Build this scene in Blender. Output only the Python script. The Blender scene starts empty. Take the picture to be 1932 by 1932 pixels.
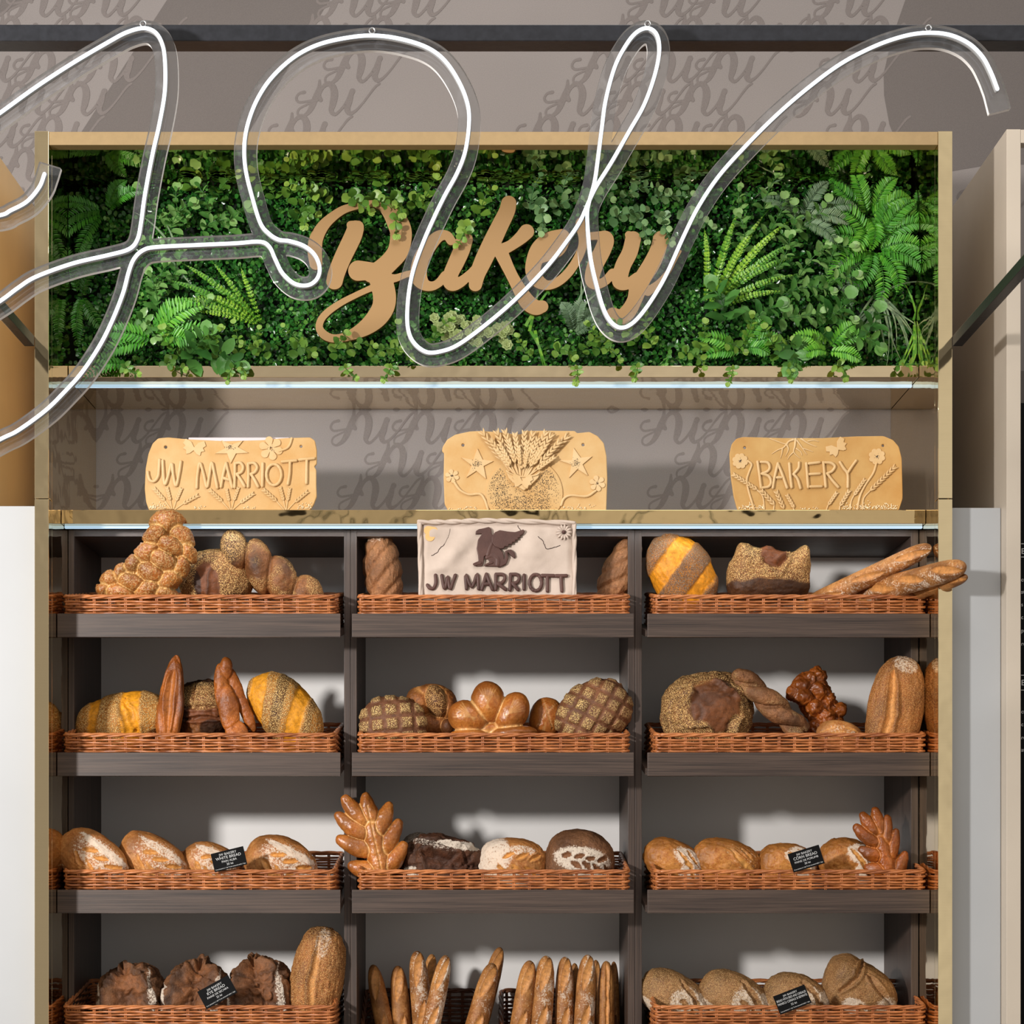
import bpy, bmesh, math, random
import numpy as np
from mathutils import Vector, Matrix
SC = bpy.context.scene
COL = SC.collection
random.seed(7)
RNG = np.random.default_rng(11)
PI = math.pi
def R(d): return math.radians(d)

# ------------------------------------------------------------------ camera, world, lights, exposure
K, CD, VX, VY, EZ = 3745.0, 5.62, 931.0, 1630.0, 1.6
cam_d = bpy.data.cameras.new('camera'); cam = bpy.data.objects.new('camera', cam_d); COL.objects.link(cam)
cam.location = (0, -CD, EZ); cam.rotation_euler = (R(90), 0, 0)
cam_d.sensor_width = 36; cam_d.lens = K/1932*36
cam_d.shift_x = (966-VX)/1932; cam_d.shift_y = (VY-966)/1932
cam_d.clip_end = 60
SC.camera = cam
w = bpy.data.worlds.new('world'); SC.world = w; w.use_nodes = True
wn, wl = w.node_tree.nodes, w.node_tree.links
bg = wn['Background']; bg.inputs[1].default_value = 0.58
wc = wn.new('ShaderNodeTexCoord'); wx = wn.new('ShaderNodeTexNoise'); wx.inputs['Scale'].default_value = 2.2; wx.inputs['Detail'].default_value = 1
wr = wn.new('ShaderNodeValToRGB')
wr.color_ramp.elements[0].position = .36; wr.color_ramp.elements[0].color = (.62, .58, .54, 1)
wr.color_ramp.elements[1].position = .62; wr.color_ramp.elements[1].color = (1.35, 1.30, 1.22, 1)
wl.new(wc.outputs['Generated'], wx.inputs['Vector']); wl.new(wx.outputs['Fac'], wr.inputs[0]); wl.new(wr.outputs[0], bg.inputs[0])
def area(name, loc, target, size, power, col=(1, 1, 1)):
    l = bpy.data.lights.new(name, 'AREA'); l.shape = 'DISK'; l.size = size; l.energy = power; l.color = col
    o = bpy.data.objects.new(name, l); COL.objects.link(o); o.location = loc
    o.rotation_euler = (Vector(target)-Vector(loc)).to_track_quat('-Z', 'Y').to_euler(); return o
area('key_flash', (-4.1, -5.15, 2.86), (0, 0, 2.3), .46, 430, (1, .97, .94))
area('ceiling_fill', (.6, -2.6, 5.2), (0, 0, 2.4), 2.2, 45, (1, .95, .9))
SC.view_settings.view_transform = 'Standard'; SC.view_settings.look = 'None'
SC.view_settings.gamma = 1; SC.view_settings.use_curve_mapping = False; SC.view_settings.exposure = 0.0

def W(px, py, Y):
    d = (CD+Y)/K
    return Vector(((px-VX)*d, Y, EZ-(py-VY)*d))
# ------------------------------------------------------------------ object helpers
def tag(o, label=None, cat=None, group=None, kind=None):
    if label: o['label'] = label
    if cat: o['category'] = cat
    if group: o['group'] = group
    if kind: o['kind'] = kind
    return o
def empty(name, loc, label=None, cat=None, group=None, rot=(0, 0, 0)):
    o = bpy.data.objects.new(name, None); COL.objects.link(o); o.location = loc; o.rotation_euler = rot
    o.empty_display_size = .05
    return tag(o, label, cat, group)
def link(name, me, mat=None, parent=None, local=False):
    o = bpy.data.objects.new(name, me); COL.objects.link(o)
    if mat is not None:
        for m in (mat if isinstance(mat, (list, tuple)) else [mat]):
            me.materials.append(m)
    if parent:
        o.parent = parent
        if not local: o.matrix_parent_inverse = parent_mat(parent).inverted()
    return o
def parent_mat(p):
    m = p.matrix_basis.copy()
    if p.parent: m = parent_mat(p.parent) @ p.matrix_parent_inverse @ m
    return m
def recenter(o):
    """origin of a top-level mesh at the bottom middle of its own box"""
    me = o.data; n = len(me.vertices); co = np.empty(n*3, 'f'); me.vertices.foreach_get('co', co); co = co.reshape(-1, 3)
    c = (co.min(0)+co.max(0))/2; c[2] = co[:, 2].min(); co -= c
    me.vertices.foreach_set('co', co.ravel()); o.location = Vector(c.tolist()); me.update(); return o
def mesh_np(name, V, F, smooth=True):
    V = np.asarray(V, 'f'); me = bpy.data.meshes.new(name)
    me.vertices.add(len(V)); me.vertices.foreach_set('co', V.ravel())
    if isinstance(F, np.ndarray):
        k = F.shape[1]; n = len(F); me.loops.add(n*k); me.loops.foreach_set('vertex_index', F.ravel().astype('i'))
        me.polygons.add(n); me.polygons.foreach_set('loop_start', np.arange(0, n*k, k, dtype='i'))
    else:
        fl = [i for f in F for i in f]; me.loops.add(len(fl)); me.loops.foreach_set('vertex_index', np.array(fl, 'i'))
        st = np.cumsum([0]+[len(f) for f in F][:-1]).astype('i'); me.polygons.add(len(F)); me.polygons.foreach_set('loop_start', st)
    me.polygons.foreach_set('use_smooth', np.full(len(F), smooth)); me.update(calc_edges=True); return me
class MB:
    def __init__(s): s.v = []; s.f = []; s.m = []
    def add(s, V, F, mi=0):
        b = len(s.v); s.v += [tuple(p) for p in V]; s.f += [tuple(i+b for i in f) for f in F]; s.m += [mi]*len(F)
    def box(s, x0, x1, y0, y1, z0, z1, mi=0, bev=0.0):
        if bev > 0:
            bm = bmesh.new(); bmesh.ops.create_cube(bm, size=1)
            for v in bm.verts: v.co = Vector(((x0+x1)/2+v.co.x*(x1-x0), (y0+y1)/2+v.co.y*(y1-y0), (z0+z1)/2+v.co.z*(z1-z0)))
            bmesh.ops.bevel(bm, geom=bm.edges[:], offset=bev, segments=2, profile=.5, affect='EDGES')
            bm.verts.index_update(); s.add([v.co[:] for v in bm.verts], [[v.index for v in f.verts] for f in bm.faces], mi); bm.free(); return
        V = [(x, y, z) for z in (z0, z1) for y in (y0, y1) for x in (x0, x1)]
        s.add(V, [(0, 2, 3, 1), (4, 5, 7, 6), (0, 1, 5, 4), (2, 6, 7, 3), (0, 4, 6, 2), (1, 3, 7, 5)], mi)
    def tube(s, pts, rad, n=8, mi=0, flat=1.0, up=(0, -1, 0)):
        pts = [Vector(p) for p in pts]; N = len(pts)
        rad = rad if hasattr(rad, '__len__') else [rad]*N
        V = []; U = Vector(up)
        # rounded ends
        t0 = (pts[1]-pts[0]).normalized(); t1 = (pts[-1]-pts[-2]).normalized()
        P = [pts[0]-t0*rad[0]*.9, pts[0]-t0*rad[0]*.5]+pts+[pts[-1]+t1*rad[-1]*.5, pts[-1]+t1*rad[-1]*.9]
        RR = [rad[0]*.35, rad[0]*.85]+list(rad)+[rad[-1]*.85, rad[-1]*.35]
        for i, p in enumerate(P):
            a = P[max(i-1, 0)]; b = P[min(i+1, len(P)-1)]; t = (b-a).normalized()
            u = (U-t*U.dot(t)); u = u.normalized() if u.length > 1e-5 else t.orthogonal().normalized(); w_ = t.cross(u)
            for k in range(n):
                an = 2*PI*k/n; V.append(p+(u*math.cos(an)*flat+w_*math.sin(an))*RR[i])
        F = [(i*n+k, i*n+(k+1) % n, (i+1)*n+(k+1) % n, (i+1)*n+k) for i in range(len(P)-1) for k in range(n)]
        F += [tuple(range(n-1, -1, -1)), tuple((len(P)-1)*n+k for k in range(n))]
        s.add(V, F, mi)
    def build(s, name, mat, parent=None, smooth=False, local=False):
        me = mesh_np(name, s.v, s.f, smooth)
        me.polygons.foreach_set('material_index', np.array(s.m, 'i'))
        o = link(name, me, mat, parent, local)
        if smooth == 'auto' or smooth is False: pass
        return o
def cr(pts, n=8):
    P = np.array(pts, float); P = np.vstack([2*P[0]-P[1], P, 2*P[-1]-P[-2]]); out = []
    t = np.linspace(0, 1, n, endpoint=False)[:, None]
    for i in range(1, len(P)-2):
        a, b, c, d = P[i-1:i+3]
        out.append(.5*((2*b)+(-a+c)*t+(2*a-5*b+4*c-d)*t*t+(-a+3*b-3*c+d)*t**3))
    out.append(P[-2][None]); return np.vstack(out)
def loops_from(strokes=(), polys=(), holes=(), res=1.0, pad=3, passes=2, minarea=2.0):
    """outline of a union of variable-width strokes (x,y,r) and polygons, minus round holes"""
    allp = [np.array(s, float) for s in strokes]; pol = [np.array(p, float) for p in polys]
    lo = np.min([(s[:, :2]-s[:, 2:3]).min(0) for s in allp]+[p.min(0) for p in pol], 0)-pad
    hi = np.max([(s[:, :2]+s[:, 2:3]).max(0) for s in allp]+[p.max(0) for p in pol], 0)+pad
    nx, ny = int((hi[0]-lo[0])/res)+2, int((hi[1]-lo[1])/res)+2
    X = lo[0]+np.arange(nx)*res; Yg = lo[1]+np.arange(ny)*res; F = np.full((ny, nx), 1e3)
    def seg(ax, ay, bx, by, xx, yy):
        dx, dy = bx-ax, by-ay; L = dx*dx+dy*dy+1e-12
        t = np.clip(((xx-ax)*dx+(yy-ay)*dy)/L, 0, 1); return np.hypot(xx-ax-t*dx, yy-ay-t*dy), t
    for s in allp:
        for (ax, ay, ar), (bx, by, br) in zip(s[:-1], s[1:]):
            m = max(ar, br)+2*res
            i0, i1 = max(int((min(ax, bx)-m-lo[0])/res), 0), min(int((max(ax, bx)+m-lo[0])/res)+2, nx)
            j0, j1 = max(int((min(ay, by)-m-lo[1])/res), 0), min(int((max(ay, by)+m-lo[1])/res)+2, ny)
            xx, yy = np.meshgrid(X[i0:i1], Yg[j0:j1]); d, t = seg(ax, ay, bx, by, xx, yy)
            F[j0:j1, i0:i1] = np.minimum(F[j0:j1, i0:i1], d-(ar+(br-ar)*t))
    if pol:
        xx, yy = np.meshgrid(X, Yg)
        for p in pol:
            q = np.roll(p, -1, 0); ins = np.zeros_like(F, bool); D = np.full_like(F, 1e3)
            for (ax, ay), (bx, by) in zip(p, q):
                if ay != by:
                    ins ^= ((ay > yy) != (by > yy)) & (xx < (bx-ax)*(yy-ay)/(by-ay)+ax)
                D = np.minimum(D, seg(ax, ay, bx, by, xx, yy)[0])
            F = np.minimum(F, np.where(ins, -D, D))
    for (hx, hy, hr) in holes:
        xx, yy = np.meshgrid(X, Yg); F = np.maximum(F, hr-np.hypot(xx-hx, yy-hy))
    F[0, :] = F[-1, :] = 1e3; F[:, 0] = F[:, -1] = 1e3
    F[F == 0] = 1e-6
    S = F < 0
    idx = S[:-1, :-1]*1+S[:-1, 1:]*2+S[1:, 1:]*4+S[1:, :-1]*8
    js, is_ = np.nonzero((idx > 0) & (idx < 15))
    T = {1: [(3, 0)], 2: [(0, 1)], 3: [(3, 1)], 4: [(1, 2)], 5: [(3, 0), (1, 2)], 6: [(0, 2)], 7: [(3, 2)], 8: [(2, 3)], 9: [(2, 0)], 10: [(0, 1), (2, 3)], 11: [(2, 1)], 12: [(1, 3)], 13: [(1, 0)], 14: [(0, 3)]}
    nxt = {}; pos = {}
    def key(j, i, e):
        k = (('h', j, i), ('v', j, i+1), ('h', j+1, i), ('v', j, i))[e]
        if k not in pos:
            t, a, b = k; f0 = F[a, b]; f1 = F[a, b+1] if t == 'h' else F[a+1, b]; r = f0/(f0-f1)
            pos[k] = (X[b]+(r*res if t == 'h' else 0), Yg[a]+(0 if t == 'h' else r*res))
        return k
    for j, i in zip(js.tolist(), is_.tolist()):
        for a, b in T[int(idx[j, i])]: nxt[key(j, i, a)] = key(j, i, b)
    loops = []
    while nxt:
        k0 = next(iter(nxt)); k = k0; lp = []
        while k in nxt: lp.append(pos[k]); k = nxt.pop(k)
        if len(lp) > 9 and abs(np.sum(np.array(lp)[:, 0]*np.roll(np.array(lp)[:, 1], -1)-np.array(lp)[:, 1]*np.roll(np.array(lp)[:, 0], -1)))/2 > minarea:
            a = np.array(lp)
            for _ in range(passes): a = (np.roll(a, 1, 0)+2*a+np.roll(a, -1, 0))/4
            loops.append(a)
    return loops
def solid(name, loops, Y, thick, mat, bevel=0.0, parent=None, Yd=None, bres=2, step=1, edge_mat=None, f=None):
    """extrude outlines (photo pixels read at distance plane Yd) into a solid whose BACK is at Y+thick, front at Y"""
    Yd = Y if Yd is None else Yd; s = (CD+Yd)/K
    cu = bpy.data.curves.new(name, 'CURVE'); cu.dimensions = '2D'; cu.fill_mode = 'BOTH'
    cu.extrude = max(thick/2-bevel, .00005); cu.bevel_depth = bevel; cu.bevel_resolution = bres; cu.offset = -bevel
    for lp in loops:
        lp = lp[::step]; sp = cu.splines.new('POLY'); sp.points.add(len(lp)-1); sp.use_cyclic_u = True
        c = np.zeros((len(lp), 4), 'f'); c[:, 0] = (lp[:, 0]-VX)*s; c[:, 1] = EZ-(lp[:, 1]-VY)*s; c[:, 3] = 1
        sp.points.foreach_set('co', c.ravel())
    o = bpy.data.objects.new(name, cu); COL.objects.link(o)
    dg = bpy.context.evaluated_depsgraph_get(); me = bpy.data.meshes.new_from_object(o.evaluated_get(dg)); bpy.data.objects.remove(o)
    me.materials.clear()
    n = len(me.vertices); co = np.empty(n*3, 'f'); me.vertices.foreach_get('co', co); co = co.reshape(-1, 3)
    V = np.stack([co[:, 0], Y+thick/2-co[:, 2], co[:, 1]], 1)
    if f is not None: V = f(V)
    me.vertices.foreach_set('co', V.ravel()); me.update()
    me.name = name
    if edge_mat is not None:
        nf = len(me.polygons); no = np.empty(nf*3, 'f'); me.polygons.foreach_get('normal', no); no = no.reshape(-1, 3)
        me.polygons.foreach_set('material_index', (np.abs(no[:, 1]) < .5).astype('i')); mat = [mat, edge_mat]
    return link(name, me, mat, parent)
# ------------------------------------------------------------------ materials
def rgb(r, g, b):
    def f(c):
        c /= 255; return c/12.92 if c <= .04045 else ((c+.055)/1.055)**2.4
    return (f(r), f(g), f(b), 1)
class NT:
    def __init__(s, name):
        s.m = bpy.data.materials.new(name); s.m.use_nodes = True; s.t = s.m.node_tree; s.n = s.t.nodes; s.b = s.n['Principled BSDF']; s.l = s.t.links
    def node(s, t, **k):
        nd = s.n.new('ShaderNode'+t)
        for a, b in k.items():
            if isinstance(b, tuple) and len(b) == 2 and b[0] == 'in': pass
            setattr(nd, a, b)
        return nd
    def set(s, nd, key, v):
        if isinstance(v, bpy.types.NodeSocket): s.l.new(v, nd.inputs[key])
        else: nd.inputs[key].default_value = v
    def co(s, scale=(1, 1, 1), kind='Object'):
        c = s.node('TexCoord'); mp = s.node('Mapping'); s.l.new(c.outputs[kind], mp.inputs[0]); mp.inputs['Scale'].default_value = scale; return mp.outputs[0]
    def noise(s, vec, scale, detail=3, rough=.5, dist=0):
        nd = s.node('TexNoise'); s.set(nd, 'Vector', vec); nd.inputs['Scale'].default_value = scale; nd.inputs['Detail'].default_value = detail
        nd.inputs['Roughness'].default_value = rough; nd.inputs['Distortion'].default_value = dist; return nd.outputs['Fac']
    def ramp(s, fac, a, b, ca=(0, 0, 0, 1), cb=(1, 1, 1, 1)):
        r = s.node('ValToRGB'); s.set(r, 0, fac); e = r.color_ramp.elements; e[0].position = a; e[0].color = ca; e[1].position = b; e[1].color = cb; return r.outputs[0]
    def mix(s, fac, a, b, mode='MIX'):
        m = s.node('MixRGB', blend_type=mode); s.set(m, 0, fac); s.set(m, 1, a); s.set(m, 2, b); return m.outputs[0]
    def math(s, op, a, b=0.0, clamp=False):
        m = s.node('Math', operation=op, use_clamp=clamp); s.set(m, 0, a); s.set(m, 1, b); return m.outputs[0]
    def bump(s, h, dist, strength=1.0, nrm=None):
        b = s.node('Bump'); s.set(b, 'Height', h); b.inputs['Distance'].default_value = dist; b.inputs['Strength'].default_value = strength
        if nrm is not None: s.l.new(nrm, b.inputs['Normal'])
        return b.outputs[0]
    def out(s, color=None, rough=None, metal=None, normal=None, spec=None):
        if color is not None: s.set(s.b, 'Base Color', color)
        if rough is not None: s.set(s.b, 'Roughness', rough)
        if metal is not None: s.set(s.b, 'Metallic', metal)
        if spec is not None: s.set(s.b, 'Specular IOR Level', spec)
        if normal is not None: s.l.new(normal, s.b.inputs['Normal'])
        return s.m
def plain(name, col, rough=.5, metal=0, nscale=0, namp=.15, bump=0):
    t = NT(name); c = col; nrm = None
    if nscale:
        f = t.noise(t.co(), nscale, 4); dk = tuple(x*(1-namp) for x in col[:3])+(1,); lt = tuple(min(x*(1+namp), 1) for x in col[:3])+(1,)
        c = t.ramp(f, .3, .7, dk, lt)
        if bump: nrm = t.bump(f, bump)
    return t.out(c, rough, metal, nrm)
def wall_mat(name, col):
    t = NT(name); v = t.co(); a = t.noise(v, 420, 2); b = t.noise(v, 2.2, 2)
    lo = tuple(x*.86 for x in col[:3])+(1,); hi = tuple(x*1.12 for x in col[:3])+(1,)
    c = t.mix(.35, t.ramp(a, .3, .7, lo, hi), t.ramp(b, .3, .7, lo, hi)); return t.out(c, .75, 0, t.bump(a, .0005, .4))
M = {}
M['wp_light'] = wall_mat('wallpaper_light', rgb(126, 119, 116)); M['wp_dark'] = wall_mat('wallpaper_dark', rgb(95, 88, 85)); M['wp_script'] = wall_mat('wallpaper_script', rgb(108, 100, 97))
def gold(name, col, rough, brushed=False):
    t = NT(name); v = t.co((3, 3, 3)); n = t.noise(v, 3, 2)
    c = t.mix(t.noise(t.co((1, 1, 300) if not brushed else (200, 200, 2)), 3, 2), tuple(x*.94 for x in col[:3])+(1,), col)
    return t.out(c, rough, 1.0, t.bump(n, .004 if not brushed else .001, .5))
M['gold_mirror'] = gold('polished_gold', (.63, .45, .22, 1), .035); M['gold_brushed'] = plain('brushed_gold', rgb(158, 133, 94), .5, .35, 60, .05)
M['gold_post'] = gold('polished_gold_post', (.80, .64, .38, 1), .06)
M['gold_sheet'] = gold('polished_gold_sheet', (.78, .62, .39, 1), .05)
M['gold_sign'] = NT('sign_gold').out(rgb(160, 125, 80), .45, .2)
M['gold_edge'] = NT('sign_edge').out(rgb(120, 84, 40), .35, .5)
def wood(name, axis):
    t = NT(name); sc = (1.5, 60, 60) if axis == 'x' else (60, 60, 1.5)
    v = t.co(sc); a = t.noise(t.co(tuple(x*(2.6 if x > 10 else 1) for x in sc)), 3.0, 4, .65); b = t.noise(t.co(tuple(x*.5 for x in sc)), 4, 3)
    c = t.mix(.6, t.ramp(a, .36, .70, rgb(32, 22, 18), rgb(104, 84, 72)), t.ramp(b, .35, .65, rgb(40, 29, 24), rgb(72, 57, 48)))
    return t.out(c, .48, 0, t.bump(a, .0006, .5))
M['wood_h'] = wood('dark_laminate_horizontal', 'x'); M['wood_v'] = wood('dark_laminate_vertical', 'z')
M['panel_white'] = plain('white_laminate', rgb(228, 225, 222), .5, 0, 6, .02)
M['white_paint'] = plain('white_paint', rgb(170, 172, 174), .45, 0, 3, .03)
M['cream'] = plain('cream_laminate', rgb(192, 180, 164), .45, 0, 5, .04)
M['champagne'] = plain('champagne_panel', rgb(240, 208, 156), .35, .15, 4, .05)
M['black_metal'] = plain('black_powder_coat', rgb(42, 43, 48), .38, .3, 90, .2, .0003)
M['black'] = plain('black_board', rgb(9, 9, 10), .7, 0, 10, .1)
M['floor'] = plain('floor_tile', rgb(140, 130, 120), .35, 0, 2, .2)
M['black'].node_tree.nodes['Principled BSDF'].inputs['Specular IOR Level'].default_value = .12
M['chalk'] = plain('chalk_lettering', rgb(190, 190, 190), .7)
def emis(name, col, st):
    t = NT(name); t.set(t.b, 'Base Color', (.35, .38, .4, 1)); t.set(t.b, 'Emission Color', col); t.b.inputs['Emission Strength'].default_value = st; return t.m
M['led'] = emis('led_strip_diffuser', (.46, .70, .88, 1), .8)
M['neon'] = emis('neon_white_tube', (.82, .91, 1, 1), 1.35)
M['neon_back'] = plain('clear_silicone_sleeve', rgb(150, 150, 150), .4)
def acrylic():
    t = NT('clear_acrylic'); tr = t.node('BsdfTransparent'); tr.inputs[0].default_value = (.92, .925, .925, 1)
    gl = t.node('BsdfGlossy'); gl.inputs['Roughness'].default_value = .04; fr = t.node('Fresnel'); fr.inputs[0].default_value = 1.49
    df = t.node('BsdfDiffuse'); df.inputs[0].default_value = (.6, .6, .62, 1)
    sm = t.ramp(t.noise(t.co(), 45, 4, .6), .5, .75, (.05, .05, .05, 1), (.14, .14, .14, 1))
    m0 = t.node('MixShader'); t.set(m0, 0, sm); t.l.new(tr.outputs[0], m0.inputs[1]); t.l.new(df.outputs[0], m0.inputs[2])
    m1 = t.node('MixShader'); t.l.new(fr.outputs[0], m1.inputs[0]); t.l.new(m0.outputs[0], m1.inputs[1]); t.l.new(gl.outputs[0], m1.inputs[2])
    t.l.new(m1.outputs[0], t.n['Material Output'].inputs[0]); return t.m
def acrylic_edge():
    t = NT('acrylic_cut_edge'); tr = t.node('BsdfTransparent'); tr.inputs[0].default_value = (.8, .78, .77, 1)
    df = t.node('BsdfDiffuse'); df.inputs[0].default_value = (.92, .90, .88, 1); m0 = t.node('MixShader'); m0.inputs[0].default_value = .82
    t.l.new(tr.outputs[0], m0.inputs[1]); t.l.new(df.outputs[0], m0.inputs[2]); t.l.new(m0.outputs[0], t.n['Material Output'].inputs[0]); return t.m
M['acrylic'] = acrylic(); M['acrylic_edge'] = acrylic_edge()
M['steel'] = plain('steel_hook', rgb(190, 190, 190), .3, .9)
# ------------------------------------------------------------------ setting
b = MB(); b.box(-5, 5, -9, .6, -.1, 0); tag(b.build('floor', M['floor']), kind='structure')
def patterned_wall():
    s = (CD+.4)/K
    def q(x, y, o=0): return ((x-VX)*s, .4-o, EZ-(y-VY)*s)
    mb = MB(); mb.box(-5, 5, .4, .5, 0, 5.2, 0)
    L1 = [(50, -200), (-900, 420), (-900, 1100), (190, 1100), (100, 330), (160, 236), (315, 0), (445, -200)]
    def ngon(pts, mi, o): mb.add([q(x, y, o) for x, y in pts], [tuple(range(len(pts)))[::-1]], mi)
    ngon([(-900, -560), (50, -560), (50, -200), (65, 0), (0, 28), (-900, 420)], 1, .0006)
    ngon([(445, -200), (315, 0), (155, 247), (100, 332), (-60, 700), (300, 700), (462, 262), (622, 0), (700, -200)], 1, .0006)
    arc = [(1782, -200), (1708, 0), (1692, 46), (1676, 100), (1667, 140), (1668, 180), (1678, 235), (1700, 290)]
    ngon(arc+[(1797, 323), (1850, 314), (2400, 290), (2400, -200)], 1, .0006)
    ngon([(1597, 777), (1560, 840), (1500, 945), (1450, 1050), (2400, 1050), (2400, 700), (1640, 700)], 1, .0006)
    G = [[(45, -4, 1.6), (44, 10, 3.2), (38, 26, 4.6), (32, 42, 4.8), (24, 56, 3.4), (12, 64, 1.8), (4, 60, 1.5), (6, 50, 1.4), (20, 42, 1.4), (36, 35, 1.4)],
         [(16, 18, 2.6), (6, 21, 1.7), (1, 30, 1.7), (7, 37, 1.7), (24, 35, 1.7), (42, 32, 2.4)],
         [(47, 33, 3), (45, 22, 2), (52, 8, 2.8), (62, 2, 4), (70, 8, 5), (73, 22, 5.8), (70, 40, 5.2), (67, 53, 3.6), (74, 60, 2.4), (86, 50, 1.8), (98, 34, 2.6), (107, 16, 4.4)],
         [(106, 16, 3), (101, 34, 5), (97, 49, 4.6), (102, 58, 3.2), (113, 53, 1.8), (127, 38, 1.4), (139, 22, 1.4), (150, 8, 1.6), (158, 2, 1.6)]]
    patches = [[(-60, -60), (300, -60), (285, 40), (160, 215), (95, 330), (60, 440), (-60, 500)],
               [(640, -60), (800, -60), (820, 60), (700, 190), (660, 260), (470, 270), (600, 60)],
               [(1200, -60), (1460, -60), (1420, 260), (980, 260), (1080, 150)],
               [(1545, -60), (1700, -60), (1650, 130), (1670, 260), (1510, 260)],
               [(180, 740), (400, 740), (395, 980), (180, 980)], [(690, 740), (985, 740), (920, 980), (655, 980)],
               [(1195, 740), (1600, 740), (1540, 860), (1440, 980), (1290, 980)], [(1800, 325), (1880, 320), (1880, 420), (1800, 480)]]
    def inside(x, y, p):
        r = False
        for (ax, ay), (bx, by) in zip(p, p[1:]+p[:1]):
            if (ay > y) != (by > y) and x < (bx-ax)*(y-ay)/(by-ay)+ax: r = not r
        return r
    allL = []
    for row in range(-2, 17):
        for c in range(-4, 30):
            ox, oy = c*117-row*52+12, row*62-30
            for lp in [0]:
                if any(inside(ox+60, oy+28, p) for p in patches): allL.append((ox, oy))
    tmpl = []
    for gi, g_ in enumerate(G):
        P = cr(g_, 5); T = np.gradient(P[:, :2], axis=0); T /= np.linalg.norm(T, axis=1, keepdims=True)+1e-9; Nn = np.stack([-T[:, 1], T[:, 0]], 1); r_ = (P[:, 2]*1.1+.4)[:, None]
        A, B_ = P[:, :2]+Nn*r_, P[:, :2]-Nn*r_; n_ = len(P); tmpl.append((gi, [tuple(v) for v in A]+[tuple(v) for v in B_], [f_ for i in range(n_-1) for f_ in ((i, i+n_, i+n_+1), (i, i+n_+1, i+1))]))
        for e_ in (0, -1):
            c_, q_ = P[e_, :2], P[e_, 2]*1.1+.4; tmpl.append((gi+.4, [(c_[0]+q_*math.cos(k*PI/5), c_[1]+q_*math.sin(k*PI/5)) for k in range(10)], [tuple(range(10))]))
    for ox, oy in allL:
        jit = random.random()*.0004
        for gi, vs, fs in tmpl: mb.add([q(x+ox, y+oy, .0007+jit+gi*.0001+(i_ % max(len(vs)//2, 1))*.0000025) for i_, (x, y) in enumerate(vs)], fs, 2)
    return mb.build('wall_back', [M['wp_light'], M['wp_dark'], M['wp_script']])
tag(patterned_wall(), 'taupe wallpaper printed with grey script letters', None, None, 'structure')
# ------------------------------------------------------------------ gold display frame
FY = -.244; XI = 1.2045; XO = 1.243; ZT = 3.585
frame = empty('display_frame', (0, .08, 0), 'tall polished gold frame around the plant wall and bread shelves', 'display frame')
for s in (-1, 1):
    x0, x1 = sorted((s*XI, s*XO))
    b = MB(); b.box(x0, x1, FY, FY+.04, 0, 2.588, 0, .0012); b.box(x0, x1, FY, FY+.04, 2.59, ZT, 0, .0012); b.build('post', M['gold_post'], frame)
    b = MB(); b.box(x0, x1, FY+.0402, .398, 0, ZT-.03, 0, .0008); b.build('side_panel', M['gold_sheet'], frame)
b = MB(); b.box(-XI+.0005, XI-.0005, FY+.002, FY+.04, 3.548, ZT-.001, 0, .001); b.build('top_rail', M['gold_brushed'], frame)
b = MB(); b.box(-XI, XI, FY+.041, .398, 3.549, 3.56); b.build('top_panel', M['gold_sheet'], frame)
b = MB(); b.box(-XI+.001, XI-.001, 0, .397, 2.9777, 3.0107, 0, .001); b.build('planter_shelf', M['gold_sheet'], frame)
b = MB(); b.box(-XI+.001, XI-.001, -.09, .397, 2.548, 2.5864, 0, .001); b.build('display_ledge', M['gold_mirror'], frame)
b = MB(); b.box(-XI+.002, XI-.002, .082, .094, 2.9697, 2.9777, 0, .001); b.build('led_strip', M['led'], frame)
b = MB(); b.box(-XI+.002, XI-.002, -.056, -.044, 2.541, 2.548, 0, .001); b.build('led_strip', M['led'], frame)
for nm, y_, z_, e_ in (('led_glow', .088, 2.9690, 5.0), ('led_glow', -.05, 2.5403, 1.6)):   # the light the two strips give off
    l = bpy.data.lights.new(nm, 'AREA'); l.shape = 'RECTANGLE'; l.size = 2.36; l.size_y = .010; l.energy = e_; l.color = (.86, .95, 1)
    o = bpy.data.objects.new(nm, l); COL.objects.link(o); o.location = (0, y_, z_); o.rotation_euler = (R(18), 0, 0)
# flanking panels and cabinets
b = MB(); b.box(-1.43, -1.39, -.10, .395, 0, 3.591, 0, .001); tag(b.build('side_wall_panel', M['champagne']), 'champagne coloured side panel left of the gold frame', 'panel')
b = MB(); b.box(-1.389, -1.2435, -.186, .39, 0, 2.58, 0, .002); tag(b.build('side_cabinet', M['white_paint']), 'plain white cabinet left of the gold frame', 'cabinet')
b = MB(); b.box(1.2435, 1.389, -.186, .39, 0, 2.575, 0, .002); tag(b.build('side_cabinet', M['white_paint']), 'plain white cabinet right of the gold frame', 'cabinet')
nb = empty('menu_unit', (1.6, .1, 0), 'cream shelving unit with black menu board at right edge', 'display unit')
b = MB(); b.box(1.39, 1.428, FY, .39, 0, 3.59, 0, .001); b.build('side_panel', M['cream'], nb)
b = MB(); b.box(1.4285, 2.2, FY, FY+.04, 3.553, 3.589, 0, .001); b.build('top_rail', M['cream'], nb)
b = MB(); b.box(1.429, 2.2, FY+.05, .385, 0, 2.86); bd = b.build('menu_board', M['black'], nb)
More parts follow.
